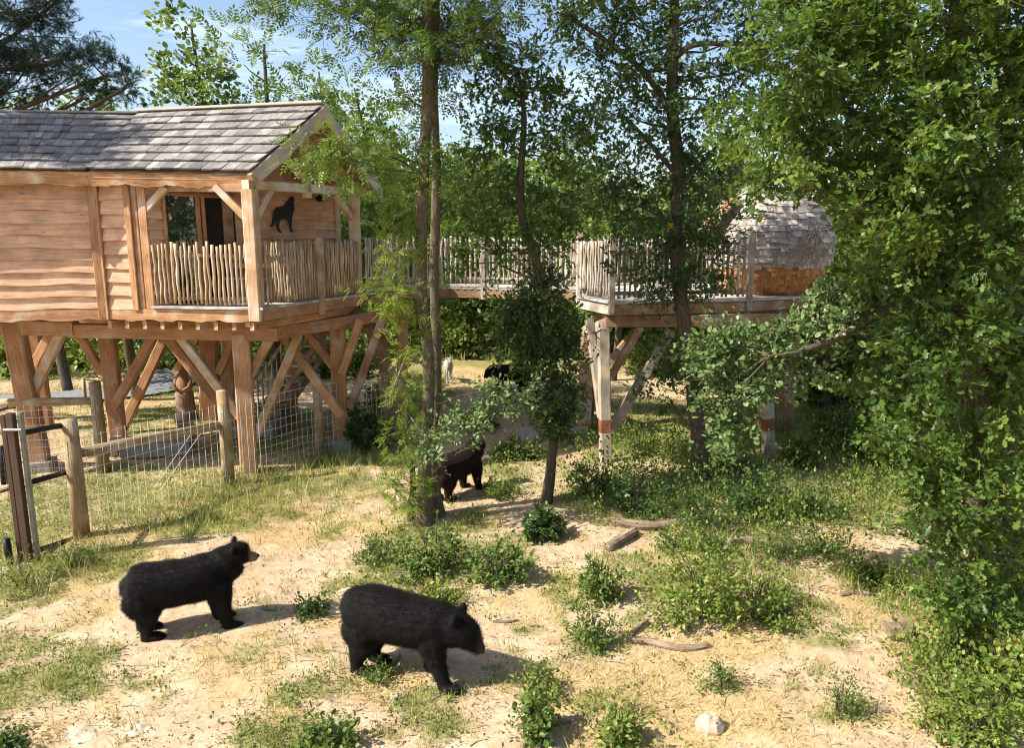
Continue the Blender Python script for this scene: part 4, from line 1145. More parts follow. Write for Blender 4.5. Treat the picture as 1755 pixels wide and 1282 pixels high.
def build_animal(nm, spine, legs, blobs, tanfn, mat, voxel, hairs, hlen, seed):
    mb = MB(); loft(mb, smooth_st(spine), 20)
    for l in legs: loft(mb, smooth_st(l), 12)
    for b in blobs: blob(mb, *b)
    me = remeshed(mb, voxel)
    n = len(me.vertices); co = np.empty(n * 3, np.float32); me.vertices.foreach_get('co', co); co = co.reshape(-1, 3).astype(float)
    no = np.empty(n * 3, np.float32); me.vertices.foreach_get('normal', no); no = no.reshape(-1, 3).astype(float)
    lump = (fbm(co[:, 0] * 9 + co[:, 1] * 4, co[:, 2] * 7 + co[:, 1] * 5, seed, 3) - .5) * .022
    co2 = co + no * (lump * np.clip(1.2 - np.abs(tanfn(co)) * 3, 0, 1))[:, None]
    me.vertices.foreach_set('co', co2.astype(np.float32).ravel())
    a = me.attributes.new('v', 'FLOAT', 'POINT'); a.data.foreach_set('value', np.clip(tanfn(co), 0, 1).astype(np.float32))
    me.materials.clear(); me.materials.append(mat); me.polygons.foreach_set('use_smooth', [True] * len(me.polygons)); me.update()
    me.name = nm + '_body'
    # fur: short strands lying back along the body
    rg = np.random.default_rng(seed); idx = rg.integers(0, n, hairs)
    p = co2[idx] + rg.normal(size=(hairs, 3)) * voxel * .5; nn = no[idx]
    back = np.tile(np.array([-.8, 0, -.45]), (hairs, 1)); back[co[idx][:, 2] < .42] = (-.1, 0, -1)
    back -= nn * (back * nn).sum(1, keepdims=True)
    tn = tanfn(co)[idx]
    d = unit(unit(back + rg.normal(size=(hairs, 3)) * .22) + nn * (.28 + .22 * rg.random(hairs))[:, None])
    sd = unit(np.cross(d, nn)) * hlen * .055
    ln = hlen * (.6 + .8 * rg.random(hairs)) * np.where(tn > .15, .25, 1) * np.clip(.35 + (co[idx][:, 2]) * 1.6, .35, 1.1)
    V = np.stack([p - sd, p + sd, p + d * ln[:, None]], 1).reshape(-1, 3)
    F = np.arange(hairs * 3).reshape(-1, 3)
    return me, V, F, np.repeat(np.clip(tn, 0, 1), 3)
def place_animal(data, name, loc, ang, scale, label, cat, mat, eyes=(), nose=None, group=None, part='fur'):
    me, V, F, v = data
    root = thing(name, (0, 0, 0), label, cat, group)
    me = me.copy(); me.materials.clear(); me.materials.append(mat)
    b = bpy.data.objects.new('body', me); COL.objects.link(b); b.parent = root
    f = np_mesh(part, V, F, mat, root, v)
    for e in eyes:
        mb = MB(); blob(mb, e, (.017, .017, .017)); mb.build('eye', M['nose'], root, True)
    if nose:
        mb = MB(); blob(mb, nose[0], nose[1]); mb.build('nose', M['nose'], root, True)
    root.location = loc; root.rotation_euler = (0, 0, ang); root.scale = (scale,) * 3
    return root
def fleg(x, y, top, dx=0):      # front leg
    return [(x - .06, y * .7, top + .16, .07, .12), (x - .02, y * .95, top + .02, .105, .165), (x + .0 + dx * .2, y * 1.05, top - .14, .095, .135), (x - .01 + dx * .5, y, top * .5 + .03, .078, .10),
            (x + dx * .8, y, .18, .068, .08), (x + .01 + dx, y, .085, .066, .072), (x + .035 + dx, y, .035, .07, .085), (x + .04 + dx, y, .005, .06, .08)]
def rleg(x, y, top, dx=0):
    return [(x + .04, y * .65, top + .16, .09, .16), (x + .02, y * .98, top + .02, .135, .225), (x + .03 + dx * .25, y * 1.08, top - .13, .12, .185), (x + .015 + dx * .6, y * 1.05, .31, .09, .125),
            (x - .02 + dx * .9, y, .20, .07, .088), (x - .03 + dx, y, .10, .064, .072), (x - .02 + dx, y, .04, .065, .08), (x - .02 + dx, y, .005, .055, .07)]
def paw(x, y): return ((x, y, .035), (.12, .07, .045))
# bear standing with head raised
spA = [(-.86, 0, .62, .03, .05), (-.83, 0, .63, .13, .17), (-.74, 0, .64, .215, .26), (-.56, 0, .655, .265, .285), (-.32, 0, .67, .285, .265), (-.05, 0, .68, .285, .255), (.18, 0, .70, .26, .265),
       (.36, 0, .755, .225, .255), (.48, 0, .825, .185, .215), (.58, 0, .885, .16, .18), (.66, 0, .925, .145, .155), (.745, 0, .94, .132, .138), (.80, 0, .915, .098, .098), (.845, 0, .893, .062, .062), (.91, 0, .885, .052, .052), (.94, 0, .885, .028, .03)]
lgA = [fleg(.32, .165, .58, .03), fleg(.42, -.155, .58, .08), rleg(-.62, .145, .52, -.04), rleg(-.61, -.145, .52, .05)]
blA = [paw(.44, .165), paw(.58, -.155), paw(-.58, .145), paw(-.49, -.145), ((.655, .125, 1.055), (.02, .05, .058)), ((.655, -.125, 1.055), (.02, .05, .058)), ((-.86, 0, .64), (.03, .03, .05)), ((.76, .0, .985), (.08, .085, .05))]
tanA = lambda c: np.clip((c[:, 0] - .735) / .04, 0, 1) * np.clip((c[:, 2] - .7) * 10, 0, 1) * .95
def squash(st, f): return [(q[0] * f,) + tuple(q[1:]) for q in st]
def thick(st, f): return [tuple(q[:3]) + (q[3] * f, q[4] * f) for q in st]
FA, FB = .875, .93
spA = [q if i > 9 or i < 2 else (q[0], q[1], q[2] - .015, q[3] * 1.06, q[4] * 1.10) for i, q in enumerate(squash(spA, FA))]; spA = [q if i < 9 else q[:3] + (q[3] * 1.16, q[4] * 1.16) for i, q in enumerate(spA)]
spA = [(q[0] + max(0, q[0] - .68) * .2,) + tuple(q[1:]) for q in spA]
lgA = [squash(thick(l, 1.1), FA) for l in lgA]
blA = [((c[0] * FA, c[1] * (1.1 if c[2] > .9 else 1), c[2] + (.02 if c[2] > .9 else 0)), tuple(v * 1.2 for v in r)) for c, r in blA]
bearA = build_animal('bear_high', spA, lgA, blA, tanA, M['fur_black'], .012, 52000, .042, 5)
# bear walking with head lowered
spB = [(-.87, 0, .66, .03, .05), (-.84, 0, .67, .14, .18), (-.76, 0, .70, .225, .27), (-.58, 0, .725, .275, .295), (-.34, 0, .725, .30, .285), (-.05, 0, .70, .30, .27), (.2, 0, .69, .275, .265),
       (.38, 0, .70, .235, .25), (.50, 0, .70, .19, .215), (.60, 0, .685, .165, .185), (.68, 0, .655, .155, .165), (.755, 0, .61, .135, .142), (.82, 0, .555, .10, .105), (.87, 0, .51, .066, .072), (.915, 0, .465, .052, .056), (.935, 0, .44, .028, .03)]
lgB = [fleg(.26, .165, .56, -.10), fleg(.36, -.155, .56, .12), rleg(-.60, .15, .54, .03), rleg(-.61, -.15, .54, -.04)]
blB = [paw(.26, .165), paw(.58, -.155), paw(-.50, .15), paw(-.58, -.15), ((.64, .125, .835), (.03, .05, .058)), ((.64, -.125, .835), (.03, .05, .058)), ((-.86, 0, .66), (.03, .03, .05)), ((.745, 0, .69), (.08, .09, .06)), ((-.42, 0, .44), (.05, .05, .10))]
tanB = lambda c: np.clip((c[:, 0] - .82) / .04, 0, 1) * np.clip((c[:, 2] - .3) * 10, 0, 1) * .16
spB = [q if i > 9 or i < 2 else (q[0], q[1], q[2] - .01, q[3] * 1.03, q[4] * 1.05) for i, q in enumerate(squash(spB, FB))]; spB = [q if i < 9 else q[:3] + (q[3] * 1.12, q[4] * 1.12) for i, q in enumerate(spB)]
lgB = [squash(thick(l, 1.08), FB) for l in lgB]
blB = [((c[0] * FB, c[1] * (1.1 if c[2] > .8 else 1), c[2] + (.02 if c[2] > .8 else 0)), tuple(v * 1.2 for v in r)) for c, r in blB]
bearB = build_animal('bear_low', spB, lgB, blB, tanB, M['fur_black'], .012, 52000, .042, 6)
def put_bear(data, px, py, ang, scale, label, mat, eyes, nose, group):
    p = gz(at(px, py)); p.z -= .012
    return place_animal(data, 'bear', p, ang, scale, label, 'bear', mat, eyes, nose, group)
eyA, noA = ((.722, .088, .948), (.722, -.088, .948)), ((.852, 0, .892), (.024, .034, .026))
eyB, noB = ((.775, .08, .60), (.775, -.08, .60)), ((.872, 0, .45), (.022, .03, .024))
put_bear(bearA, 330, 1077, R(17), .97, 'black bear with raised head and tan muzzle, standing left of the other near bear', M['fur_black'], eyA, noA, 'black bears in the enclosure')
put_bear(bearB, 706, 1155, R(-17), .97, 'black bear with lowered head walking on sandy ground in front', M['fur_black'], eyB, noB, 'black bears in the enclosure')
put_bear(bearA, 788, 845, R(52), .88, 'rusty brown tinted bear seen from behind beside the twin ash trunks', M['fur_brown'], eyA, noA, 'black bears in the enclosure')
put_bear(bearB, 870, 668, R(160), .9, 'distant black bear in deep shade behind the leaves', M['fur_black'], eyB, noB, 'black bears in the enclosure')
spW = [(-.48, 0, .55, .03, .05), (-.42, 0, .56, .10, .12), (-.2, 0, .56, .12, .13), (.05, 0, .56, .13, .15), (.22, 0, .60, .12, .16), (.32, 0, .70, .09, .12), (.38, 0, .79, .08, .09), (.45, 0, .82, .07, .07), (.52, 0, .79, .04, .04), (.60, 0, .77, .025, .028)]
wl_ = lambda x, y: [(x, y * .8, .6, .05, .08), (x, y, .42, .04, .055), (x, y, .25, .028, .03), (x - .01, y, .1, .024, .026), (x + .02, y, .01, .03, .04)]
wolf = build_animal('wolf', spW, [wl_(.22, .07), wl_(.22, -.07), wl_(-.4, .08), wl_(-.4, -.08)], [((.40, .05, .90), (.015, .022, .05)), ((.40, -.05, .90), (.015, .022, .05)), ((-.55, 0, .42), (.05, .045, .18))], lambda c: c[:, 0] * 0, M['fur_white'], .014, 6000, .05, 9)
place_animal(wolf, 'wolf', gz(at(769, 655)), R(-80), .95, 'white wolf standing on the sunny slope far behind the twin trunks', 'wolf', M['fur_white'], ((.50, .04, .83), (.50, -.04, .83)), ((.6, 0, .775), (.015, .018, .015)))

# ---------------------------------------------------------------- trees
def W(px, py, y): return atd(px, py, y)
def BL(px, py, y, rx, ry, n, dr=1.0, dy=0):
    k = mpp(y)
    return (W(px, py, y) + Vector((0, dy, 0)), (rx * k, rx * k * dr, ry * k), n)
def rngs(s): return np.random.default_rng(s)
def trunk_obj(pts, radii, mat, parent, name='trunk', n=14, wob=.09, k=9):
    tp = trunk_pts(pts, radii, k); mb = MB(); mb.tube([p for p, r in tp], [r for p, r in tp], n, wob=wob); mb.build(name, M[mat], parent, True); return tp

# twin stemmed ash
b0 = gz(at(727, 893)); ya = b0.y
ash = thing('ash_tree', b0, 'tall ash tree with twin straight trunks rising past the roof', 'tree')
tpA = trunk_obj([b0 - up_ * .1, W(728, 800, ya), W(735, 640, ya), W(722, 480, ya), W(726, 300, ya), W(733, 150, ya), W(732, -60, ya), W(740, -320, ya)], [.21, .105, .097, .093, .09, .085, .075, .05], 'bark_ash', ash)
tpB = trunk_obj([b0 + Vector((.22, .30, -.1)), W(742, 800, ya + .35), W(749, 640, ya + .35), W(744, 480, ya + .35), W(748, 300, ya + .35), W(743, 150, ya + .3), W(752, -60, ya + .4), W(775, -320, ya + .4)], [.16, .085, .082, .078, .075, .07, .065, .04], 'bark_ash', ash)
trunk_obj([b0 + Vector((-.25, .15, -.1)), W(708, 830, ya + .1), W(704, 780, ya + .1)], [.08, .06, .03], 'bark_oak', ash, name='stub')
bl = [BL(650, 20, ya, 70, 45, 40), BL(560, 5, ya + .4, 80, 30, 38), BL(760, 40, ya, 95, 55, 60), BL(820, 30, ya + .3, 45, 40, 26), BL(690, 80, ya - .3, 70, 40, 34), BL(800, 85, ya, 50, 40, 26), BL(700, -60, ya, 120, 60, 60), BL(850, -60, ya + .5, 80, 60, 30),
      BL(480, -20, ya + 1, 80, 40, 26), BL(600, -110, ya, 120, 60, 40), BL(780, -170, ya, 150, 80, 60), BL(770, 140, ya + .5, 30, 50, 16), BL(690, 160, ya, 22, 40, 10), BL(700, 250, ya - .2, 22, 40, 9), BL(765, 260, ya, 18, 40, 8)]
crown('crown', bl, T_ASH, .23, 9, M['ashleaf'], ash, rngs(1), cr=.30, trunk=tpA[30:] + tpB[30:], limbr=.022)
bl = [BL(590, 275, ya - .8, 62, 36, 34, 1), BL(545, 262, ya - .9, 35, 24, 16), BL(650, 300, ya - .5, 40, 30, 16), BL(630, 245, ya - .6, 35, 22, 10)]
crown('crown', bl, T_ASH, .20, 9, M['ashleaf'], ash, rngs(2), cr=.24, trunk=tpA[36:50], limbr=.014, vshift=.22, droop=.3)
bl = [BL(690, 430, ya - .3, 28, 40, 15), BL(672, 500, ya - .4, 28, 26, 9), BL(700, 560, ya - .2, 26, 50, 14), BL(692, 660, ya - .2, 22, 50, 11), BL(690, 760, ya - .2, 28, 45, 14), BL(680, 830, ya - .3, 38, 28, 14), BL(655, 505, ya - .5, 30, 14, 7), BL(708, 350, ya - .2, 18, 34, 7), BL(700, 870, ya - .2, 26, 16, 6)]
crown('foliage', [(c_, r_, int(n_ * 1.9)) for c_, r_, n_ in bl], T_ASH, .16, 9, M['ashyellow'], ash, rngs(3), cr=.2, trunk=tpA[6:48], limbr=.010)
bl = [BL(738, 765, ya - .6, 34, 18, 14), BL(775, 745, ya - .6, 34, 16, 14), BL(815, 712, ya - .5, 34, 18, 16), BL(855, 690, ya - .4, 36, 20, 16), BL(830, 670, ya - .4, 26, 12, 7), BL(890, 672, ya - .2, 24, 14, 7)]
crown('foliage', bl, T_SIMPLE, .075, 34, M['oakpale'], ash, rngs(4), cr=.22, trunk=tpA[12:20], limbr=.016)
for pts in ([(606, 75), (640, 103), (690, 98), (733, 100)], [(735, 640), (700, 600), (668, 680)], [(704, 715), (745, 775), (762, 790)], [(745, 775), (728, 800)]):
    mb = MB(); mb.tube([W(x, y, ya - .3) for x, y in pts], [.008] + [.016] * (len(pts) - 2) + [.02], 5)
    mb.build('bare_branch', M['twig_pale'], ash, True)

# slender ivy-covered oak
b1 = gz(at(936, 862)); yb = b1.y
oak1 = thing('slender_oak', b1, 'slender leaning oak with leafy shoots up its thin trunk before the footbridge', 'tree')
tp1 = trunk_obj([b1 - up_ * .1, W(944, 800, yb), W(952, 700, yb), W(945, 600, yb), W(925, 470, yb), W(897, 380, yb), W(893, 300, yb), W(898, 200, yb), W(888, 120, yb)], [.13, .09, .085, .08, .075, .07, .06, .045, .02], 'bark_oak', oak1)
bl = [BL(875, 115, yb, 62, 40, 44), BL(840, 190, yb, 55, 40, 36), BL(925, 180, yb, 58, 44, 38), BL(960, 250, yb, 60, 42, 36), BL(865, 260, yb, 60, 40, 34), BL(820, 320, yb - .2, 55, 42, 34), BL(900, 350, yb, 60, 44, 38), BL(970, 330, yb, 60, 44, 36), BL(800, 400, yb, 46, 36, 24),
      BL(870, 430, yb, 46, 34, 24), BL(945, 420, yb + .2, 50, 36, 26), BL(840, 90, yb, 30, 25, 14), BL(1000, 200, yb + .3, 40, 50, 22), BL(780, 440, yb - .2, 28, 24, 12)]
crown('crown', bl, T_OAK, .10, 24, M['oakleaf'], oak1, rngs(11), cr=.26, trunk=tp1[27:], limbr=.022, vshift=-.08)
bl = [BL(925, 500, yb - .1, 38, 36, 26), BL(915, 560, yb - .1, 40, 40, 32), BL(940, 620, yb - .1, 36, 38, 30), BL(965, 560, yb, 34, 40, 24), BL(945, 690, yb - .1, 28, 40, 26), BL(952, 745, yb - .1, 22, 24, 14), BL(880, 540, yb, 38, 30, 22), BL(880, 600, yb, 30, 26, 16), BL(980, 650, yb, 24, 30, 12)]
crown('foliage', [(c_, r_, int(n_ * 1.7)) for c_, r_, n_ in bl], T_OAK, .095, 26, M['oakdark'], oak1, rngs(12), cr=.25, trunk=tp1[12:45], limbr=.014, vshift=.05)
bl = [BL(905, 720, yb - .3, 38, 12, 8), BL(975, 720, yb, 24, 16, 8)]
crown('foliage', bl, T_SIMPLE, .07, 26, M['oakpale'], oak1, rngs(13), cr=.2, trunk=tp1[12:20], limbr=.014)

# dark oak in front of the platform
b2_ = gz(at(1210, 826)); yc = b2_.y - .0
oak2 = thing('dark_oak', b2_, 'tall dark oak whose crooked trunk stands in front of the pod platform', 'tree')
tp2 = trunk_obj([b2_ - up_ * .1, W(1196, 740, yc), W(1186, 640, yc), W(1168, 520, yc), W(1158, 400, yc), W(1163, 300, yc), W(1152, 180, yc), W(1155, 60, yc), W(1160, -120, yc), W(1170, -300, yc)], [.19, .15, .14, .13, .125, .12, .105, .09, .07, .04], 'bark_oak', oak2)
mb = MB()
for pts, r in (([(1153, 200), (1110, 130), (1040, 70), (960, 20)], .07), ([(1160, 95), (1190, 76), (1260, 74), (1330, 76), (1400, 90)], .06), ([(1158, 378), (1110, 375), (1050, 378)], .04), ([(1160, 300), (1100, 230), (1060, 190)], .05), ([(1162, 320), (1220, 260), (1260, 210)], .045)):
    pt = trunk_pts([W(x, y, yc - .1) for x, y in pts], list(np.linspace(r, r * .4, len(pts))), 4); mb.tube([p for p, q_ in pt], [q_ for p, q_ in pt], 8)
mb.build('limb', M['bark_oak'], oak2, True)
bl = [BL(960, 10, yc, 55, 40, 30), BL(1030, 30, yc, 60, 45, 42), BL(1100, 40, yc, 60, 50, 40), BL(1180, 20, yc, 70, 45, 44), BL(1260, 10, yc, 55, 30, 22), BL(1060, 110, yc, 60, 45, 42), BL(1000, 80, yc + .3, 40, 32, 18), BL(1130, 130, yc, 62, 50, 42), BL(1215, 110, yc, 60, 45, 30), BL(1290, 120, yc, 60, 40, 28),
      BL(1270, 60, yc + .3, 60, 22, 18), BL(1330, 90, yc, 40, 26, 14), BL(1110, 210, yc, 64, 46, 42), BL(1190, 200, yc, 50, 50, 32), BL(1050, 190, yc + .5, 40, 34, 20), BL(1080, 290, yc, 66, 50, 46), BL(1160, 290, yc, 56, 50, 40), BL(1220, 320, yc, 50, 46, 32), BL(1030, 340, yc, 50, 34, 24),
      BL(1100, 370, yc, 66, 40, 38), BL(1190, 395, yc, 56, 40, 32), BL(1120, 440, yc - .2, 60, 40, 30), BL(1200, 455, yc - .2, 52, 42, 34), BL(1235, 400, yc, 30, 34, 16), BL(1150, 500, yc - .2, 46, 28, 16), BL(1215, 510, yc - .3, 34, 26, 12), BL(1290, 170, yc, 40, 40, 18), BL(1240, 250, yc, 40, 40, 20),
      BL(1150, -80, yc, 150, 80, 70), BL(1020, -70, yc, 90, 60, 36), BL(1290, -70, yc, 90, 60, 36), BL(1130, -200, yc, 150, 90, 60)]
crown('crown', bl, T_OAK, .10, 24, M['oakdark'], oak2, rngs(21), cr=.27, trunk=tp2[24:], limbr=.024)
bl = [BL(1150, 610, yc + .3, 44, 28, 18), BL(1130, 660, yc + .5, 44, 30, 18), BL(1190, 640, yc - .2, 36, 36, 18)]
crown('foliage', bl, T_OAK, .1, 24, M['oakdark'], oak2, rngs(22), cr=.28, trunk=tp2[9:24], limbr=.014)

# large oak close by on the right
b3 = gz(at(1690, 1075)); 
oak3 = thing('large_oak', b3, 'large sunlit oak filling the right side of the view with dense foliage', 'tree')
tp3 = trunk_obj([b3 - up_ * .2, W(1668, 960, b3.y), W(1690, 820, b3.y), W(1660, 640, b3.y), W(1640, 480, b3.y), W(1650, 300, b3.y), W(1640, 130, b3.y), W(1650, -80, b3.y), W(1640, -400, b3.y)], [.22, .18, .17, .165, .16, .15, .12, .10, .05], 'bark_oak', oak3)
tp3b = trunk_obj([W(1640, 480, b3.y), W(1590, 505, b3.y), W(1500, 540, b3.y), W(1440, 575, b3.y), W(1370, 602, b3.y), W(1320, 610, b3.y)], [.1, .075, .06, .045, .03, .012], 'bark_oak', oak3, name='limb')
tp3c = trunk_obj([W(1648, 260, b3.y), W(1560, 240, b3.y), W(1470, 200, b3.y), W(1400, 160, b3.y), W(1330, 120, b3.y)], [.1, .075, .055, .04, .012], 'bark_oak', oak3, name='limb')
tp3d = trunk_obj([W(1645, 400, b3.y), W(1560, 330, b3.y), W(1480, 290, b3.y), W(1400, 270, b3.y), W(1340, 260, b3.y)], [.09, .06, .045, .03, .012], 'bark_oak', oak3, name='limb')
allt = tp3 + tp3b + tp3c + tp3d
y3 = b3.y; bl = []
rg3 = random.Random(8)
spots = [(1420, 30, 80, 60), (1520, 40, 80, 60), (1620, 30, 80, 60), (1710, 50, 70, 60), (1370, 90, 50, 50), (1450, 120, 80, 55), (1550, 130, 80, 55), (1650, 140, 80, 60), (1740, 170, 60, 60), (1360, 190, 60, 42), (1290, 235, 45, 36), (1250, 210, 28, 22), (1420, 210, 70, 50), (1500, 220, 70, 50), (1590, 230, 80, 60), (1690, 250, 80, 60),
         (1330, 290, 56, 32), (1410, 280, 55, 36), (1470, 310, 60, 44), (1350, 325, 26, 18), (1470, 365, 34, 28), (1540, 330, 70, 50), (1620, 340, 70, 50), (1710, 350, 70, 60), (1520, 410, 46, 30), (1600, 430, 66, 44), (1690, 450, 74, 56), (1560, 480, 50, 30), (1640, 530, 70, 50), (1730, 550, 60, 60),
         (1500, 455, 44, 26), (1520, 600, 50, 26), (1480, 660, 46, 30), (1540, 690, 46, 34), (1500, 740, 40, 24), (1640, 1000, 50, 36), (1700, 1070, 56, 36), (1755, 1040, 50, 70), (1575, 570, 40, 26), (1660, 630, 66, 50), (1735, 660, 56, 60), (1590, 640, 40, 32), (1600, 720, 56, 36), (1550, 760, 44, 26), (1680, 730, 66, 50), (1745, 780, 50, 60), (1630, 800, 60, 40), (1580, 840, 46, 26), (1700, 850, 66, 50), (1650, 900, 56, 36), (1620, 935, 40, 26), (1710, 940, 66, 46), (1755, 900, 50, 60), (1700, 1010, 50, 30), (1560, 560, 26, 14), (1535, 800, 22, 12), (1575, 905, 20, 12), (1590, 960, 20, 12), (1300, 190, 20, 14), (1340, 30, 26, 18),
         (1400, -50, 110, 60), (1560, -60, 110, 60), (1720, -60, 110, 60), (1820, 100, 80, 100), (1830, 350, 80, 100), (1830, 600, 80, 100), (1820, 850, 80, 90), (1500, -200, 140, 80), (1700, -220, 160, 90)]
for px_, py_, rx, ry in spots:
    yy = y3 + rg3.uniform(-1.3, 1.0); bl.append(BL(px_, py_, yy, rx, ry, max(6, int(rx * ry / (105 if py_ < 700 else 145))), .9))
bl += [BL(px_, py_, y3 - 1.1, rx, ry, n_) for px_, py_, rx, ry, n_ in ((1640, 560, 60, 44, 26), (1620, 640, 50, 40, 22), (1690, 760, 60, 44, 26), (1640, 860, 50, 40, 22), (1690, 950, 56, 44, 26), (1650, 1020, 46, 36, 18), (1720, 1060, 46, 44, 20), (1600, 900, 36, 28, 12), (1570, 380, 50, 36, 18), (1680, 420, 60, 44, 24))]
bl += [BL(px_, py_, y3 + 1.6, 95, 75, 46) for px_, py_ in ((1480, 100), (1640, 90), (1740, 250), (1560, 260), (1660, 420), (1740, 500), (1700, 680), (1730, 850), (1690, 930))]
crown('crown', bl, T_OAK, .095, 30, M['oakleaf'], oak3, rngs(31), cr=.22, trunk=tp3 + tp3c + tp3d, limbr=.018, vshift=.03, minfrac=.3)
bl = [BL(1260, 600, y3 + .6, 46, 36, 34), BL(1330, 590, y3 + .5, 50, 32, 28), BL(1230, 650, y3 + .6, 40, 40, 30), BL(1285, 655, y3 + .5, 44, 34, 26), BL(1370, 620, y3 + .3, 40, 28, 18), BL(1235, 715, y3 + .6, 36, 34, 20), BL(1210, 590, y3 + .7, 30, 24, 12), BL(1400, 570, y3 + .2, 46, 30, 26), BL(1450, 540, y3 + .2, 40, 30, 20), BL(1440, 500, y3 + .2, 40, 22, 14), BL(1230, 770, y3 + .7, 26, 16, 7)]
crown('foliage', bl, T_ROUND, .075, 32, M['oakpale'], oak3, rngs(32), cr=.22, trunk=tp3b, limbr=.014, vshift=.02, minfrac=.15)
# dead grey twigs hanging over the pod
dt = thing('dead_branch', W(1400, 420, 15.6), 'tangle of bare grey twigs hanging against the pod shakes', 'branch')
mb = MB(); rgd = random.Random(3)
for i in range(34):
    a = Vector((1395 + rgd.uniform(-8, 18), 390 + rgd.uniform(-10, 45), 0)); 
    e = Vector((rgd.uniform(1312, 1420), rgd.uniform(390, 465), 0)); m_ = (a + e) / 2 + Vector((rgd.uniform(-14, 14), rgd.uniform(4, 22), 0))
    yy = 15.6 + rgd.uniform(-.3, .3)
    pt = trunk_pts([W(a.x, a.y, yy), W(m_.x, m_.y, yy), W(e.x, e.y, yy)], [.014, .009, .004], 4); mb.tube([p for p, r in pt], [r for p, r in pt], 4)
mb.build('twigs', M['twig_pale'], dt, True)

# trees behind the buildings
def bgtree(name, label, base, h, cr_, blobs, mat, T=T_SIMPLE, size=.17, per=24, seed=0, lean=0, cat='tree', group=None, trunkr=.16, bark='bark_oak', vshift=0, crr=.55, kind=None, low=.34, ncl_=20):
    """blobs are relative: (dx, dy, dz fraction of height, rx, rz, clusters) in metres"""
    b = gz(base); t = thing(name, b, label, cat, group)
    rg = rngs(seed); top = b + Vector((lean, 0, h * .95))
    mid1 = b.lerp(top, .35) + Vector((rg.normal() * .25, rg.normal() * .25, 0)); mid2 = b.lerp(top, .7) + Vector((rg.normal() * .3, rg.normal() * .3, 0))
    tp = trunk_obj([b - up_ * .1, mid1, mid2, top], [trunkr, trunkr * .8, trunkr * .5, .03], bark, t, n=8, k=5)
    bl = []
    if blobs is None:
        nb = 13
        blobs = []
        for i in range(nb):
            f = low + (.96 - low) * (i + .5) / nb; wv = cr_ * (1 - abs(f - .6) * 1.25)
            a = i * 2.4 + rg.random(); blobs.append((math.cos(a) * wv * .62, math.sin(a) * wv * .62, f, max(.6, wv * .58), max(.5, h * .095), ncl_))
    for dx, dy, f, rx, rz, n in blobs:
        c = b.lerp(top, f) + Vector((dx, dy, 0)); bl.append((c, (rx, rx, rz), n))
    crown('crown', bl, T, size, per, M[mat], t, rg, cr=crr, trunk=tp[4:], limbr=.03, vshift=vshift, twigs=False)
    return t
# pine at the upper left
pb = Z(at(-330, 745), 0); pine = thing('pine_tree', pb, 'dark needled pine reaching over the left end of the cabin roof', 'tree')
tpp = trunk_obj([pb, pb + Vector((.1, 0, 4)), pb + Vector((.2, 0, 8)), pb + Vector((.1, 0, 12))], [.25, .22, .17, .06], 'bark_oak', pine)
yp = pb.y
bl = [BL(20, 60, yp, 80, 50, 60), BL(60, 20, yp, 70, 30, 26), BL(100, 105, yp, 75, 32, 44), BL(30, 140, yp, 70, 40, 40), BL(180, 130, yp, 45, 26, 22), BL(0, 180, yp, 50, 22, 20), BL(215, 150, yp - .3, 24, 18, 8), BL(-60, 60, yp, 90, 80, 60), BL(-60, -40, yp, 140, 70, 50), BL(110, -8, yp, 30, 10, 6), BL(-200, 60, yp + .5, 120, 100, 60), BL(-330, -100, yp + .3, 150, 90, 60), BL(140, 170, yp, 40, 20, 10), BL(-230, 250, yp, 110, 60, 40)]
bl += [(W(px_, py_, 15.3) - SUN_DIR * t_, (1.1, 1.2, .55), 85) for px_, py_, t_ in ((20, 215, 6), (90, 210, 6.6), (50, 245, 7), (130, 230, 7.4), (-50, 225, 6.5), (100, 262, 7.2), (0, 275, 7.0))]  # unseen clumps added toward the sun, to shade the left roof
crown('crown', bl, T_NEEDLE, .17, 26, M['pine'], pine, rngs(41), cr=.26, trunk=tpp[6:], limbr=.03)
def topped(name, label, px_c, py_top, y, w, hfrac=.6, **k):
    """a tree whose top reaches pixel row py_top when it stands y metres off"""
    top = W(px_c, py_top, y); return bgtree(name, label, Z(top, 0), top.z, w, None, **k)
G = 'trees behind the cabin and the footbridge'
topped('oak_tree', 'leafy oak with open crown against the sky just behind the cabin ridge', 325, 8, 20.5, 1.35, mat='bgleaf', size=.15, seed=51, vshift=.12, ncl_=17, per=26, crr=.42, T=T_ROUND, group=G)
topped('ash_tree', 'feathery ash crown leaning against the sky between two oaks behind the cabin', 450, 38, 20, 1.8, mat='ashleaf', T=T_ASH, size=.4, per=8, ncl_=12, seed=52, vshift=.2, group=G)
topped('oak_tree', 'small oak half hidden behind the right gable of the cabin roof', 545, 95, 29, 1.8, mat='bgleaf', size=.18, seed=53, ncl_=13, vshift=.08, per=24, crr=.42, group=G)
topped('oak_tree', 'pale green oak in the gap between gable and ash trunks', 606, 125, 30, 1.8, mat='bgleaf', size=.2, seed=54, ncl_=13, vshift=.15, per=28, crr=.5, group=G)
topped('young_tree', 'yellow green young tree peeping over the shaded roof section under the pine', 185, 135, 22, 1.7, mat='bgyellow', size=.17, seed=55, per=22, crr=.4, group=G)
topped('oak_tree', 'green tree low behind the roof at the left edge below the pine', 60, 150, 23, 2.0, mat='bgleaf', size=.17, seed=56, per=24, group=G)
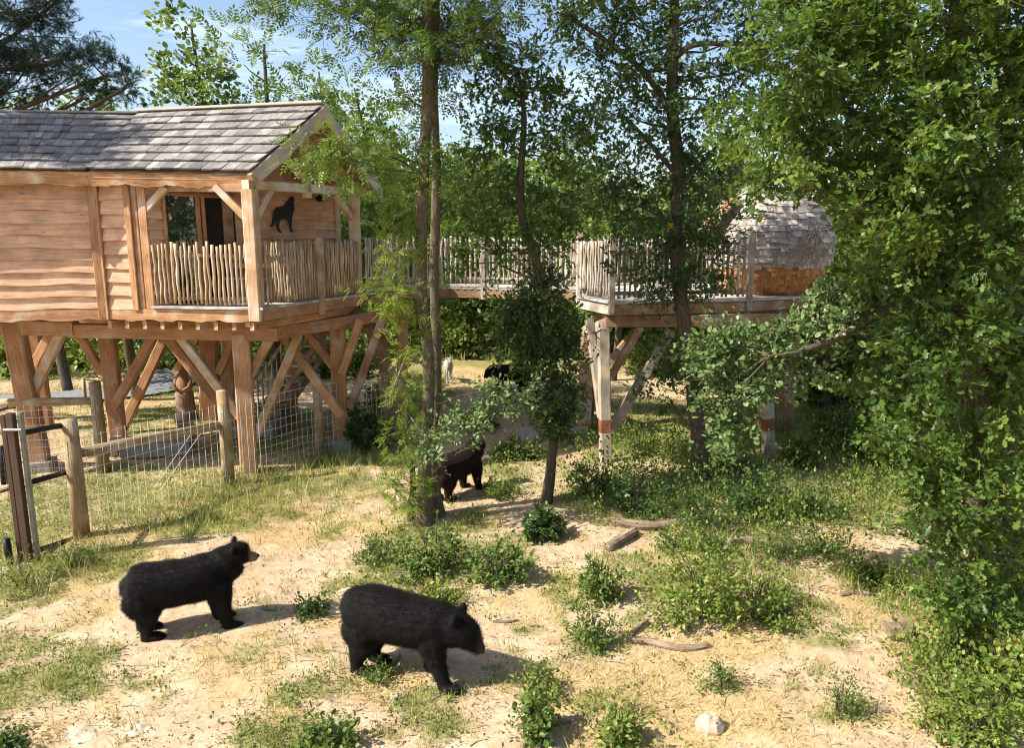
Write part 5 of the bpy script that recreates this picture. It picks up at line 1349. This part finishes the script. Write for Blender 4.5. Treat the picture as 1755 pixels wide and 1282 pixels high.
labs = ['bushy tree right behind the shaded stretch of footbridge next to the porch', 'tree behind the footbridge between ash trunks and slender oak', 'rounded light green tree peeking left of the slender oak', 'broad tree behind the slender oak crown',
        'pale yellow tall tree between slender oak and dark oak', 'dense tree behind the middle of the footbridge', 'tree filling the gap behind the dark oak branches', 'dark tree behind the dark oak trunk and platform', 'tree rising behind the pod hood', 'light green tree directly above the pod top',
        'tall tree to the right behind the pod', 'thick tree behind the pale lower bough of the large oak', 'sunny tree seen low between pod legs and large oak', 'deep green tree beyond the large oak foliage', 'tree furthest to the right beyond the large oak']
spec = [(662, 330, 21.3, 1.5, 'ashleaf', .1), (770, 330, 32, 2.4, 'bgleaf', .05), (800, 250, 34, 2.6, 'bgleaf', .1), (880, 270, 31, 2.7, 'bgleaf', 0), (985, 235, 33, 2.6, 'bgyellow', 0), (940, 330, 29, 2.2, 'bgleaf', .02), (1060, 290, 25, 2.3, 'bgleaf', 0), (1160, 300, 27, 2.4, 'bgleaf', -.05),
        (1235, 240, 26, 1.8, 'bgleaf', .1), (1330, 215, 30, 2.6, 'bgyellow', 0), (1440, 250, 23.5, 2.2, 'bgleaf', .05), (1500, 330, 20, 2.2, 'bgleaf', .05), (1450, 430, 19.5, 2.0, 'bgyellow', 0), (1600, 240, 21, 2.5, 'bgleaf', -.05), (1720, 260, 18, 2.4, 'bgleaf', 0)]
for i, (lb, (px_, pt_, y_, w_, mt, vs)) in enumerate(zip(labs, spec)):
    topped('woodland_tree', lb, px_, pt_, y_, w_, mat=mt, size=.36 if mt == 'ashleaf' else .175, T=T_ASH if mt == 'ashleaf' else T_SIMPLE, per=8 if mt == 'ashleaf' else 27, seed=60 + i, vshift=vs, crr=.5, group=G, trunkr=.13, low=.52 if i < 3 else .34)
# far wood as one mass, and the thicket under the bridge
def wood_mass(name, x0, x1, y0, y1, h, n, per, size, mat, seed, crr, minz=0):
    rg = rngs(seed); bl = []
    for i in range(n):
        x = rg.uniform(x0, x1); y = rg.uniform(y0, y1); f = rg.random(); hh = h * (.6 + .6 * rg.random())
        bl.append((Vector((x, y, minz + hh * (.15 + .75 * f))), (1.8, 1.6, hh * .22), 16))
    o, _ = crown(name, bl, T_SIMPLE, size, per, M[mat], None, rg, cr=crr)
    tag(o, kind='stuff'); return o
wood_mass('far_wood', -45, 50, 34, 46, 7.2, 280, 22, .42, 'bgleaf', 71, .9)
wood_mass('far_wood_upper', -60, 60, 46, 60, 8.5, 200, 22, .7, 'bgleaf', 72, 1.3)
wood_mass('thicket', -3.5, 22, 30, 33, 3.0, 90, 26, .24, 'bgyellow', 73, .6)
wood_mass('thicket_left', -30, -3.5, 28, 33, 3.4, 110, 24, .26, 'bgyellow', 74, .6)
wood_mass('roadside_bushes', -19, -9.5, 25.5, 28, 2.0, 34, 24, .2, 'bgyellow', 75, .5)
# ---------------------------------------------------------------- shrubs
def shrub(label, px_, py_, wpx, hpx, mat='shrubleaf', size=.045, per=20, seed=0, T=T_ROUND, dens=1.0, name='shrub', depth=1.0, cat='shrub', group=None, vshift=0, cr_=.13, stems=True):
    b = gz(at(px_, py_)); k = mpp(b.y, .4); w, h = wpx * k * 1.12, hpx * k * 1.25
    rg = rngs(seed); t = thing(name, b, label, cat, group); bl = []
    nb = max(3, int(w / .28) + 2)
    for i in range(nb):
        a = rg.random() * 2 * PI; rr = rg.random() ** .6 * .62
        x, y = math.cos(a) * rr * w, math.sin(a) * rr * w * depth * .8
        f = (1 - rr * .75) * (.55 + .5 * rg.random())
        rz = h * .42 * f + .04
        bl.append((b + Vector((x, y, h * f * .5)), (w * .38, w * .36 * depth, rz), max(5, int(w * h * 40 * dens) + 6)))
    for i in range(nb * 2):
        a = rg.random() * 2 * PI; rr = .35 + .75 * rg.random(); hh = h * (1.15 - .55 * rr) * (.7 + .6 * rg.random())
        bl.append((b + Vector((math.cos(a) * rr * w * .8, math.sin(a) * rr * w * .65, hh * .55)), (.05, .05, hh * .5), 5))
    size *= .75 + .6 * rg.random(); T = (T_ROUND, T_SIMPLE, T_OAK)[int(rg.integers(0, 3))] if T is T_ROUND else T; vshift += rg.normal() * .07
    crown('foliage', bl, T, size, per, M[mat], t, rg, cr=cr_, vshift=vshift, minfrac=.15, flat=.8)
    mb = MB()
    for i in range(9 if stems else 3):
        a = rg.random() * 6.28; e = b + Vector((math.cos(a) * w * .5, math.sin(a) * w * .45, h * (.5 + .45 * rg.random())))
        mb.tube([b + Vector((math.cos(a), math.sin(a), 0)) * .04 - up_ * .03, b.lerp(e, .5) + up_ * h * .12, e], [.01, .007, .003], 4, caps=False)
    mb.build('stem', M['twig'], t, True)
    return t
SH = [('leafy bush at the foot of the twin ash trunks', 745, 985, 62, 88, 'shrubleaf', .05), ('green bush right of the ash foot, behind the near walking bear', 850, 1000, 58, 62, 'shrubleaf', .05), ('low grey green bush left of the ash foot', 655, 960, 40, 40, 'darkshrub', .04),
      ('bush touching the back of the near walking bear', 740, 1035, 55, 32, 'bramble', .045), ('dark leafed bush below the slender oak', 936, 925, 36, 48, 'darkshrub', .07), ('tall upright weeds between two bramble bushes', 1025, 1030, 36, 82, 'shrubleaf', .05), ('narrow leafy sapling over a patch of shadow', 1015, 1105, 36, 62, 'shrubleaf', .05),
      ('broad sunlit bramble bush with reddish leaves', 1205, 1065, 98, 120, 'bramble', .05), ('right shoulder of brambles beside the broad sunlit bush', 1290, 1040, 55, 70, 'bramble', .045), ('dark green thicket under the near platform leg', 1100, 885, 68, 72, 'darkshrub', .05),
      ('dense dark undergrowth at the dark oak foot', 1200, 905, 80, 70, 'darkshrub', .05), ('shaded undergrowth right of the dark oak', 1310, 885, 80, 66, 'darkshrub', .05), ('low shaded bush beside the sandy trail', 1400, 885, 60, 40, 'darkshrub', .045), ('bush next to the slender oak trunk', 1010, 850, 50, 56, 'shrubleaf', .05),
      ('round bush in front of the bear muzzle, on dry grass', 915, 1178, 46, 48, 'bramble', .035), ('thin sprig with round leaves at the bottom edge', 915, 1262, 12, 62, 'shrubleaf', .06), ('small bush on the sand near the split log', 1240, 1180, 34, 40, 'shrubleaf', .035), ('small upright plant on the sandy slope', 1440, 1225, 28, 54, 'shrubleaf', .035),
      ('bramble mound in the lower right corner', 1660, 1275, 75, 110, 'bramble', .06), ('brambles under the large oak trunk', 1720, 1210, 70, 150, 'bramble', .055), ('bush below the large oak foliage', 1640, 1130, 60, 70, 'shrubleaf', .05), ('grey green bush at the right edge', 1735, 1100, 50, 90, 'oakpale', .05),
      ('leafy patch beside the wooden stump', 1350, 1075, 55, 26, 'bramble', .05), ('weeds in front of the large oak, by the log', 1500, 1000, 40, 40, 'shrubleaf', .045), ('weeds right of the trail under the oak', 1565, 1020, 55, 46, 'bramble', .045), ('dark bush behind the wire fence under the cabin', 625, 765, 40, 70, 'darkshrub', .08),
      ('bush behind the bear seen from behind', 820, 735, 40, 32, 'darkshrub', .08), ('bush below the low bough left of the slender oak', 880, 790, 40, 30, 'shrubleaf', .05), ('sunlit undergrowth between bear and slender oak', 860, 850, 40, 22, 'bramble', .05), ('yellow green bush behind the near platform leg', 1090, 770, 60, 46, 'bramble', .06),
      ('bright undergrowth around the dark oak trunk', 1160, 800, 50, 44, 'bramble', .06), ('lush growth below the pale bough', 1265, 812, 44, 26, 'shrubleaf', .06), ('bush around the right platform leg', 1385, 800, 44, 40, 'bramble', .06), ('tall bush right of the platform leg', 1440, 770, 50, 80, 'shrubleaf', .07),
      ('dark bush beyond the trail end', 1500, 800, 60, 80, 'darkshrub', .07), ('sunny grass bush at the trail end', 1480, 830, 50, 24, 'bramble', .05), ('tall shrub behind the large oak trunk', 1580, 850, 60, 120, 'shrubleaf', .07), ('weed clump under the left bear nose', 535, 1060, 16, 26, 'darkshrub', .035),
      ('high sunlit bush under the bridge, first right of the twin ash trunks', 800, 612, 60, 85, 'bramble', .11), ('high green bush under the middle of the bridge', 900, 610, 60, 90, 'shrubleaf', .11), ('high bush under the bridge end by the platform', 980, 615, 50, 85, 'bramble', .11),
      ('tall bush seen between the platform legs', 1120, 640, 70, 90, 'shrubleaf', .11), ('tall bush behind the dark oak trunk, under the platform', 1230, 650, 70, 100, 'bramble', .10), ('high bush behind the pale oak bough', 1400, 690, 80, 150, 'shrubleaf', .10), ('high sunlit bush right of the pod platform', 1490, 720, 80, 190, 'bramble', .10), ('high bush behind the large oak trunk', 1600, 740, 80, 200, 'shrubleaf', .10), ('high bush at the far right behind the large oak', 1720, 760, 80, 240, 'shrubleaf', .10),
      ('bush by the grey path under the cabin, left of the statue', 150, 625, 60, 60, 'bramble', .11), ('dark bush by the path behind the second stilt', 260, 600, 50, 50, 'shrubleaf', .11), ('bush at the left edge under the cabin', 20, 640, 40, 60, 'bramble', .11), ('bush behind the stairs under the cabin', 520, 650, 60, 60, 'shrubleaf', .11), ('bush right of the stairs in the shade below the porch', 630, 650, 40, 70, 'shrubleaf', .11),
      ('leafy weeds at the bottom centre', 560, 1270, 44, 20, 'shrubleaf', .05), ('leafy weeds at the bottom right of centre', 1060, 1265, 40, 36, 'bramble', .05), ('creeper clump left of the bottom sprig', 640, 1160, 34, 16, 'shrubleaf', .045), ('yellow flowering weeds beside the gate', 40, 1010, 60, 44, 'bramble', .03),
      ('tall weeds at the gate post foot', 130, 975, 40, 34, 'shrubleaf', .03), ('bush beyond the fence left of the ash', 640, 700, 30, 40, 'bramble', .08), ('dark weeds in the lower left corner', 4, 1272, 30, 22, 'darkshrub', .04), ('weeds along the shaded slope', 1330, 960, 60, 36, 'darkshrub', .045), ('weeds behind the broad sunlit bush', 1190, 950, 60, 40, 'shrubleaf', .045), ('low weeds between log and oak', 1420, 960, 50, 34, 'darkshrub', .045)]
for i, (lb, x, y, w, h, mt, sz) in enumerate(SH):
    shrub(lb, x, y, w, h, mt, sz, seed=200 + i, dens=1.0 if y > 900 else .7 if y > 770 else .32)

# ---------------------------------------------------------------- grass, litter
def scatter(n, seed, fn, x0=-13, x1=13, y0=3.9, y1=24, power=1.6, clump=0):
    rg = rngs(seed)
    y = y0 + (y1 - y0) * rg.random(n * 3) ** power; hw = .74 * y + 1.2
    x = (rg.random(n * 3) * 2 - 1) * np.minimum(hw, 16)
    keep = rg.random(n * 3) < fn(x, y); x, y = x[keep][:n], y[keep][:n]
    return x, y, rg
def blades(name, n, seed, fn, mat, h, w, lean=.55, power=1.6, y1=24, tri=True, vb=.5, clump=0):
    x, y, rg = scatter(n, seed, fn, power=power, y1=y1)
    n = len(x)
    if clump:
        k = clump; x = np.repeat(x, k) + rg.normal(size=n * k) * .045; y = np.repeat(y, k) + rg.normal(size=n * k) * .045; cv = np.repeat(rg.normal(size=n) * .15, k); hs = np.repeat(.6 + .9 * rg.random(n), k); n *= k
    else: cv = 0; hs = 1
    z = gh(x, y); a = rg.random(n) * 2 * PI
    hh = h * (.4 + rg.random(n)) * hs; ww = w * (.7 + .6 * rg.random(n)) * (1 + (y - 6) * .05)
    p = np.stack([x, y, z - .01], 1); sd = np.stack([np.cos(a), np.sin(a), 0 * a], 1) * ww[:, None] / 2
    b_ = rg.random(n) * 2 * PI; ln = lean * (.3 + rg.random(n))
    tip = p + np.stack([np.cos(b_) * ln, np.sin(b_) * ln, 1 + 0 * ln], 1) * hh[:, None]
    mid = (p + tip) / 2 + np.stack([0 * a, 0 * a, .12 * hh], 1)
    V = np.stack([p - sd, p + sd, mid + sd * .7, mid - sd * .7, tip], 1).reshape(-1, 3)
    i = np.arange(n) * 5
    F = np.concatenate([np.stack([i, i + 1, i + 2], 1), np.stack([i, i + 2, i + 3], 1), np.stack([i + 3, i + 2, i + 4], 1)])
    v = np.repeat(np.clip(vb + cv + rg.normal(size=n) * .2, 0, 1), 5)
    o = np_mesh(name, V, F, M[mat], v=v); tag(o, kind='stuff'); return o
blades('dry_grass', 10000, 301, lambda x, y: dry_m(x, y) * (1 - .6 * green_m(x, y)) + .03, 'drygrass', .075, .007, lean=1.3, clump=5)
blades('green_grass', 17000, 302, lambda x, y: green_m(x, y), 'greengrass', .09, .0075, clump=6, y1=26)
TALL = [patch(*a) for a in [(480, 838, 110, 40), (400, 860, 70, 40), (540, 800, 60, 30), (280, 890, 160, 28, .6), (130, 970, 70, 30, .8), (30, 1010, 60, 40), (720, 1230, 30, 45, .9), (760, 1185, 30, 14, .5), (1520, 1010, 60, 30), (1250, 950, 60, 30, .7), (1330, 1000, 40, 30, .6), (660, 780, 50, 30, .7), (1480, 840, 60, 25), (870, 720, 50, 20, .6), (1560, 1090, 40, 20, .5), (860, 990, 40, 25, .8), (800, 610, 120, 10, .8)]]
blades('tall_grass', 4200, 303, lambda x, y: msk(x, y, TALL, 7) * .8, 'greengrass', .26, .008, lean=.7, clump=8, vb=.72, y1=30, power=1.2)
blades('tall_dry_grass', 1700, 304, lambda x, y: msk(x, y, TALL, 8) * .6, 'drygrass', .32, .007, lean=.6, clump=5, y1=30, power=1.2)
# ground cover of small leaves
def cover(name, n, seed, fn, mat, size, per, cr_, hgt, T=T_ROUND, y1=24, vshift=0, power=1.5):
    x, y, rg = scatter(n, seed, fn, y1=y1, power=power); n = len(x)
    rep = np.repeat(np.arange(n), per); m_ = n * per
    off = rg.normal(size=(m_, 3)) * cr_; off[:, 2] = np.abs(off[:, 2]) * hgt
    sc_ = (.5 + rg.random(n))[rep]; off *= sc_[:, None]
    P = np.stack([x[rep], y[rep], gh(x, y)[rep] + .008], 1) + off
    D = unit(off * 3 + rg.normal(size=(m_, 3)) * cr_ * 2 + np.array([0, 0, cr_]))
    Nn = unit(np.array([0, 0, 1.]) + rg.normal(size=(m_, 3)) * .45)
    S = size * (.6 + .8 * rg.random(m_)); v = np.clip(.5 + vshift + (rg.normal(size=n) * .14)[rep] + rg.normal(size=m_) * .15, 0, 1)
    Wv, F, V2 = leaf_arrays(P, D, Nn, S, T, v)
    o = np_mesh(name, Wv, F, M[mat], v=V2); tag(o, kind='stuff'); return o
cover('ground_plants', 3600, 311, lambda x, y: green_m(x, y) ** 1.5 * .9 + .03, 'shrubleaf', .032, 14, .085, .8)
UND = [patch(*a) for a in [(1150, 800, 200, 60), (1350, 800, 160, 60), (1250, 870, 200, 45), (1060, 860, 80, 40), (1430, 900, 90, 40, .7), (860, 830, 60, 25, .6), (740, 980, 100, 40, .6), (1210, 1010, 120, 50, .8), (1690, 1180, 100, 100), (1600, 850, 120, 60), (700, 730, 60, 40, .8), (1330, 930, 120, 30, .6), (1480, 980, 120, 40, .5), (1000, 720, 60, 40)]]
cover('undergrowth', 3400, 312, lambda x, y: msk(x, y, UND, 5) * np.clip((fbm(x * .9, y * .9, 77) - .42) * 7, .04, 1), 'bramble', .05, 24, .14, 2.3, vshift=-.12)
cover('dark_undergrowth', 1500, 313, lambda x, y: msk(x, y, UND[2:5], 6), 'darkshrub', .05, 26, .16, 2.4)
cover('leaf_litter', 5200, 314, lambda x, y: .22 + .5 * (fbm(x * 1.1, y * 1.1, 41) > .5), 'deadleaf', .03, 4, .09, .05, T=T_SIMPLE)
def sticks(name, n, seed, mat):
    x, y, rg = scatter(n, seed, lambda x, y: .35 + 0 * x); n = len(x); a = rg.random(n) * 6.28; L_ = .04 + .22 * rg.random(n) ** 2; r = .003 + .006 * rg.random(n)
    d = np.stack([np.cos(a), np.sin(a), rg.normal(size=n) * .08], 1); s_ = np.stack([-np.sin(a), np.cos(a), 0 * a], 1); u_ = np.array([0, 0, 1.])
    p = np.stack([x, y, gh(x, y) + .006], 1); V = []
    for t, k, bend in ((0, 1, 0), (.5, .8, 1), (1, .4, 0)):
        c_ = p + d * (L_ * t)[:, None] + s_ * (bend * L_ * .12)[:, None] + u_ * .004
        for q in (s_, -s_ * .6 + u_ * .8, -s_ * .6 - u_ * .8): V.append(c_ + q * (r * k)[:, None])
    V = np.stack(V, 1).reshape(-1, 3); F = []
    for i in range(2):
        for j in range(3): k = (j + 1) % 3; F += [(i * 3 + j, i * 3 + k, i * 3 + 3 + k), (i * 3 + j, i * 3 + 3 + k, i * 3 + 3 + j)]
    F = (np.array(F)[None] + (np.arange(n) * 9)[:, None, None]).reshape(-1, 3)
    tag(np_mesh(name, V, F, M[mat]), kind='stuff')
sticks('fallen_twigs', 2600, 317, 'pebble')
# pebbles and clods
def stones(name, n, seed, smin, smax, mat, fn):
    x, y, rg = scatter(n, seed, fn); n = len(x)
    base = np.array([(1, 0, 0), (.3, .9, .1), (-.8, .5, 0), (-.7, -.6, .1), (.35, -.85, 0), (.1, .05, .75), (.45, .35, .5), (-.4, -.1, .6)])
    tf = np.array([(0, 1, 6), (1, 2, 7), (2, 3, 7), (3, 4, 7), (4, 0, 5), (0, 6, 5), (6, 1, 7), (6, 7, 5), (7, 4, 5)])
    s_ = smin + (smax - smin) * rg.random(n) ** 3; a = rg.random(n) * 6.28; c, q = np.cos(a), np.sin(a)
    B3 = base[None] * (1 + rg.normal(size=(n, 8, 3)) * .18) * s_[:, None, None]
    V = np.stack([B3[..., 0] * c[:, None] - B3[..., 1] * q[:, None] + x[:, None], B3[..., 0] * q[:, None] + B3[..., 1] * c[:, None] + y[:, None], B3[..., 2] * .8 + gh(x, y)[:, None] - s_[:, None] * .15], -1).reshape(-1, 3)
    F = (tf[None] + (np.arange(n) * 8)[:, None, None]).reshape(-1, 3)
    o = np_mesh(name, V, F, M[mat]); tag(o, kind='stuff')
stones('pebbles', 5000, 321, .006, .03, 'pebble', lambda x, y: .35 + 0 * x)

def rock(label, px_, py_, w, h, seed, mat='stone', d=.8, ang=0):
    b = gz(at(px_, py_)); rg = rngs(seed); mb = MB(); rings = []
    prof = [(0, .92), (.3, 1.0), (.65, .88), (.9, .6), (1.0, .3)]
    jit = 1 + rg.normal(size=10) * .13
    for z_, r in prof:
        rings.append([b + Matrix.Rotation(ang, 3, 'Z') @ Vector((math.cos(a) * r * w * jit[i] * (1 + rg.normal() * .04), math.sin(a) * r * w * d * jit[(i * 3) % 10], z_ * h - .02 + rg.normal() * .01)) for i, a in enumerate([2 * PI * k / 10 for k in range(10)])])
    mb.prism(rings); o = mb.build('rock', M[mat], None, False, loc=b); return tag(o, label, 'rock')
rock('white angular rock on dry grass at the bottom', 1216, 1250, .14, .17, 1)
rock('pale flat rock slab behind the near walking bear', 612, 1018, .30, .07, 2)
rock('pale broken rock between the two near bears', 566, 1052, .13, .08, 3)
rock('small white stone below the left bear feet', 293, 1130, .055, .05, 4)
rock('flat pale rock in the bottom left sand', 140, 1250, .22, .05, 5)
rock('flat pale rock right of the bottom left one', 232, 1247, .15, .05, 6)
rock('white stone in front of the near walking bear', 677, 1188, .08, .05, 7)
rock('grey boulder behind the left platform leg', 985, 745, .35, .25, 8, 'concrete')
rock('small white stone on the shaded grass by the fence', 604, 778, .07, .05, 9)
rock('boulder beside the low bough of the ash', 905, 755, .4, .35, 10, 'concrete')
rock('brown clod of earth under the sapling', 1310, 1020, .08, .1, 11, 'deadwood')

def log_(label, pts, radii, cat='log', mat='deadwood', name='log', lift=.8, rough=.12, n=10):
    P = [gz(at(x, y)) for x, y in pts]; P = [p + up_ * (r * lift + (d if len(q) > 2 and (d := q[2]) else 0)) for p, r, q in zip(P, radii, pts)] if False else [p + up_ * r * lift for p, r in zip(P, radii)]
    tp = trunk_pts(P, radii, 5); mb = MB(); mb.tube([p for p, r in tp], [r for p, r in tp], n, wob=rough)
    o = mb.build(name, M[mat], None, False, loc=P[0]); return tag(o, label, cat)
log_('long fallen branch lying across the sand right of the sapling', [(1075, 1102), (1120, 1108), (1170, 1118), (1215, 1112)], [.035, .045, .04, .03])
log_('short broken stick leaning out of the shadow by the fallen branch', [(1082, 1092), (1108, 1070)], [.03, .035], 'branch', name='branch')
log_('crooked dead branch on dry grass at the bottom centre', [(930, 1250), (955, 1236), (985, 1232), (1003, 1225)], [.035, .03, .03, .02], 'branch', name='branch')
log_('split reddish log in the shade left of the broad bush', [(1040, 950), (1065, 935), (1088, 920)], [.07, .08, .07])
log_('long dead log under the dark thicket', [(1050, 905), (1110, 912), (1180, 905), (1240, 910)], [.07, .08, .06, .05])
log_('grey log lying in the shaded trail', [(1235, 940), (1280, 935), (1330, 940)], [.07, .06, .05])
log_('fallen trunk lying beside the trail under the large oak', [(1540, 912), (1575, 926), (1610, 944)], [.06, .08, .07])
log_('pale bent root on the grass below the shaded slope', [(1330, 985), (1350, 1000), (1385, 1010)], [.03, .035, .025], 'branch', name='branch')
log_('brown stick lying left of the wooden stump', [(1440, 1020), (1465, 1016), (1490, 1018)], [.03, .035, .03], 'branch', name='branch')
log_('pale log at the sunny trail end', [(1475, 818), (1500, 828), (1515, 838)], [.06, .07, .05])
log_('curved pale stick under the belly of the near walking bear', [(640, 1143), (670, 1140), (686, 1124)], [.018, .022, .018], 'branch', name='branch')
log_('dark stick at the tip of the left bear shadow', [(448, 1047), (462, 1052), (474, 1053)], [.015, .02, .012], 'branch', name='branch')
log_('thin stick lying on grass right of the near bear head', [(845, 1060), (870, 1062), (888, 1058)], [.015, .02, .012], 'branch', name='branch')
# grey dead snag standing at the trail end
sp0 = gz(at(1560, 832)); mb = MB(); mb.tube([sp0 - up_ * .05, sp0 + Vector((-.06, 0, .25)), sp0 + Vector((-.22, 0, .5)), sp0 + Vector((-.25, 0, .62))], [.06, .05, .05, .02], 8, wob=.1)
tag(mb.build('dead_stump', M['twig_pale'], None, True, loc=sp0), 'grey dead snag standing at the trail end before the oak', 'stump')
# stump chunk
st = gz(at(1545, 1098)); stmp = thing('tree_stump', st, 'cut brown block of wood on the sand below the oak', 'stump')
mb = MB(); mb.tube([st + Vector((-.17, .03, .09)), st + Vector((.02, .02, .10))], [.13, .12], 10, wob=.08); mb.build('block', M['deadwood'], stmp)
mb = MB(); mb.tube([st + Vector((.03, .0, .0)), st + Vector((.06, .0, .20))], [.11, .10], 9, wob=.1); mb.build('block', M['deadwood'], stmp)
# dead twiggy branch upright in the shade
tb = gz(at(1296, 893)); mb = MB(); rgt = random.Random(5)
mb.tube([tb, tb + Vector((-.05, 0, .14))], [.035, .025], 6)
for i in range(12):
    e = tb + Vector((rgt.uniform(-.35, .35), rgt.uniform(-.2, .2), rgt.uniform(.2, .48))); s_ = tb + Vector((-.05, 0, .12)); mb.tube([s_, (s_ + e) / 2 + Vector((0, 0, .04)), e], [.012, .008, .003], 4)
tag(mb.build('dead_branch', M['deadwood'], None, True, loc=tb), 'bare reddish twigs of a dead branch sticking up in the shaded bushes', 'branch')
# small hanging lantern
lp = W(1149, 384, b2_.y - .2); ln_ = thing('lantern', lp, 'small yellow and white lantern hanging beside the dark oak trunk', 'lantern')
mb = MB(); lathe(mb, lp, [(-.07, .03), (-.05, .06), (.03, .06), (.05, .03)], 10); mb.build('glass_body', M['yellow'], ln_, True)
mb = MB(); lathe(mb, lp, [(.05, .045), (.07, .035), (.1, .01)], 10); mb.build('cap', M['stone'], ln_, True)
mb = MB(); mb.tube([lp + up_ * .09, lp + up_ * .2], .004, 4); mb.build('hook', M['wire'], ln_)
# yellow flowers near the gate
x_, y_, rg = scatter(160, 331, lambda x, y: np.minimum(1, msk(x, y, [patch(30, 1020, 70, 40), patch(520, 790, 20, 10), patch(1170, 1240, 30, 12, .5)], 9)), power=1.0)
P = np.stack([x_, y_, gh(x_, y_) + .12 + .15 * rg.random(len(x_))], 1); n = len(P)
Wv, F, V2 = leaf_arrays(P, rg.normal(size=(n, 3)), rg.normal(size=(n, 3)) * .3 + np.array([0, 0, 1.]), np.full(n, .035), T_ROUND, np.ones(n))
tag(np_mesh('yellow_flowers', Wv, F, M['yellow'], v=V2), kind='stuff')
# distant posts near the wolf
for i, (px_, lb) in enumerate(((816, 'short grey post on the slope beyond the wolf'),)):
    q = gz(at(px_, 600)); mb = MB(); mb.tube([q, q + up_ * 1.3], [.12, .11], 8); tag(mb.build('post', M['log'], None, True, loc=q), lb, 'post')
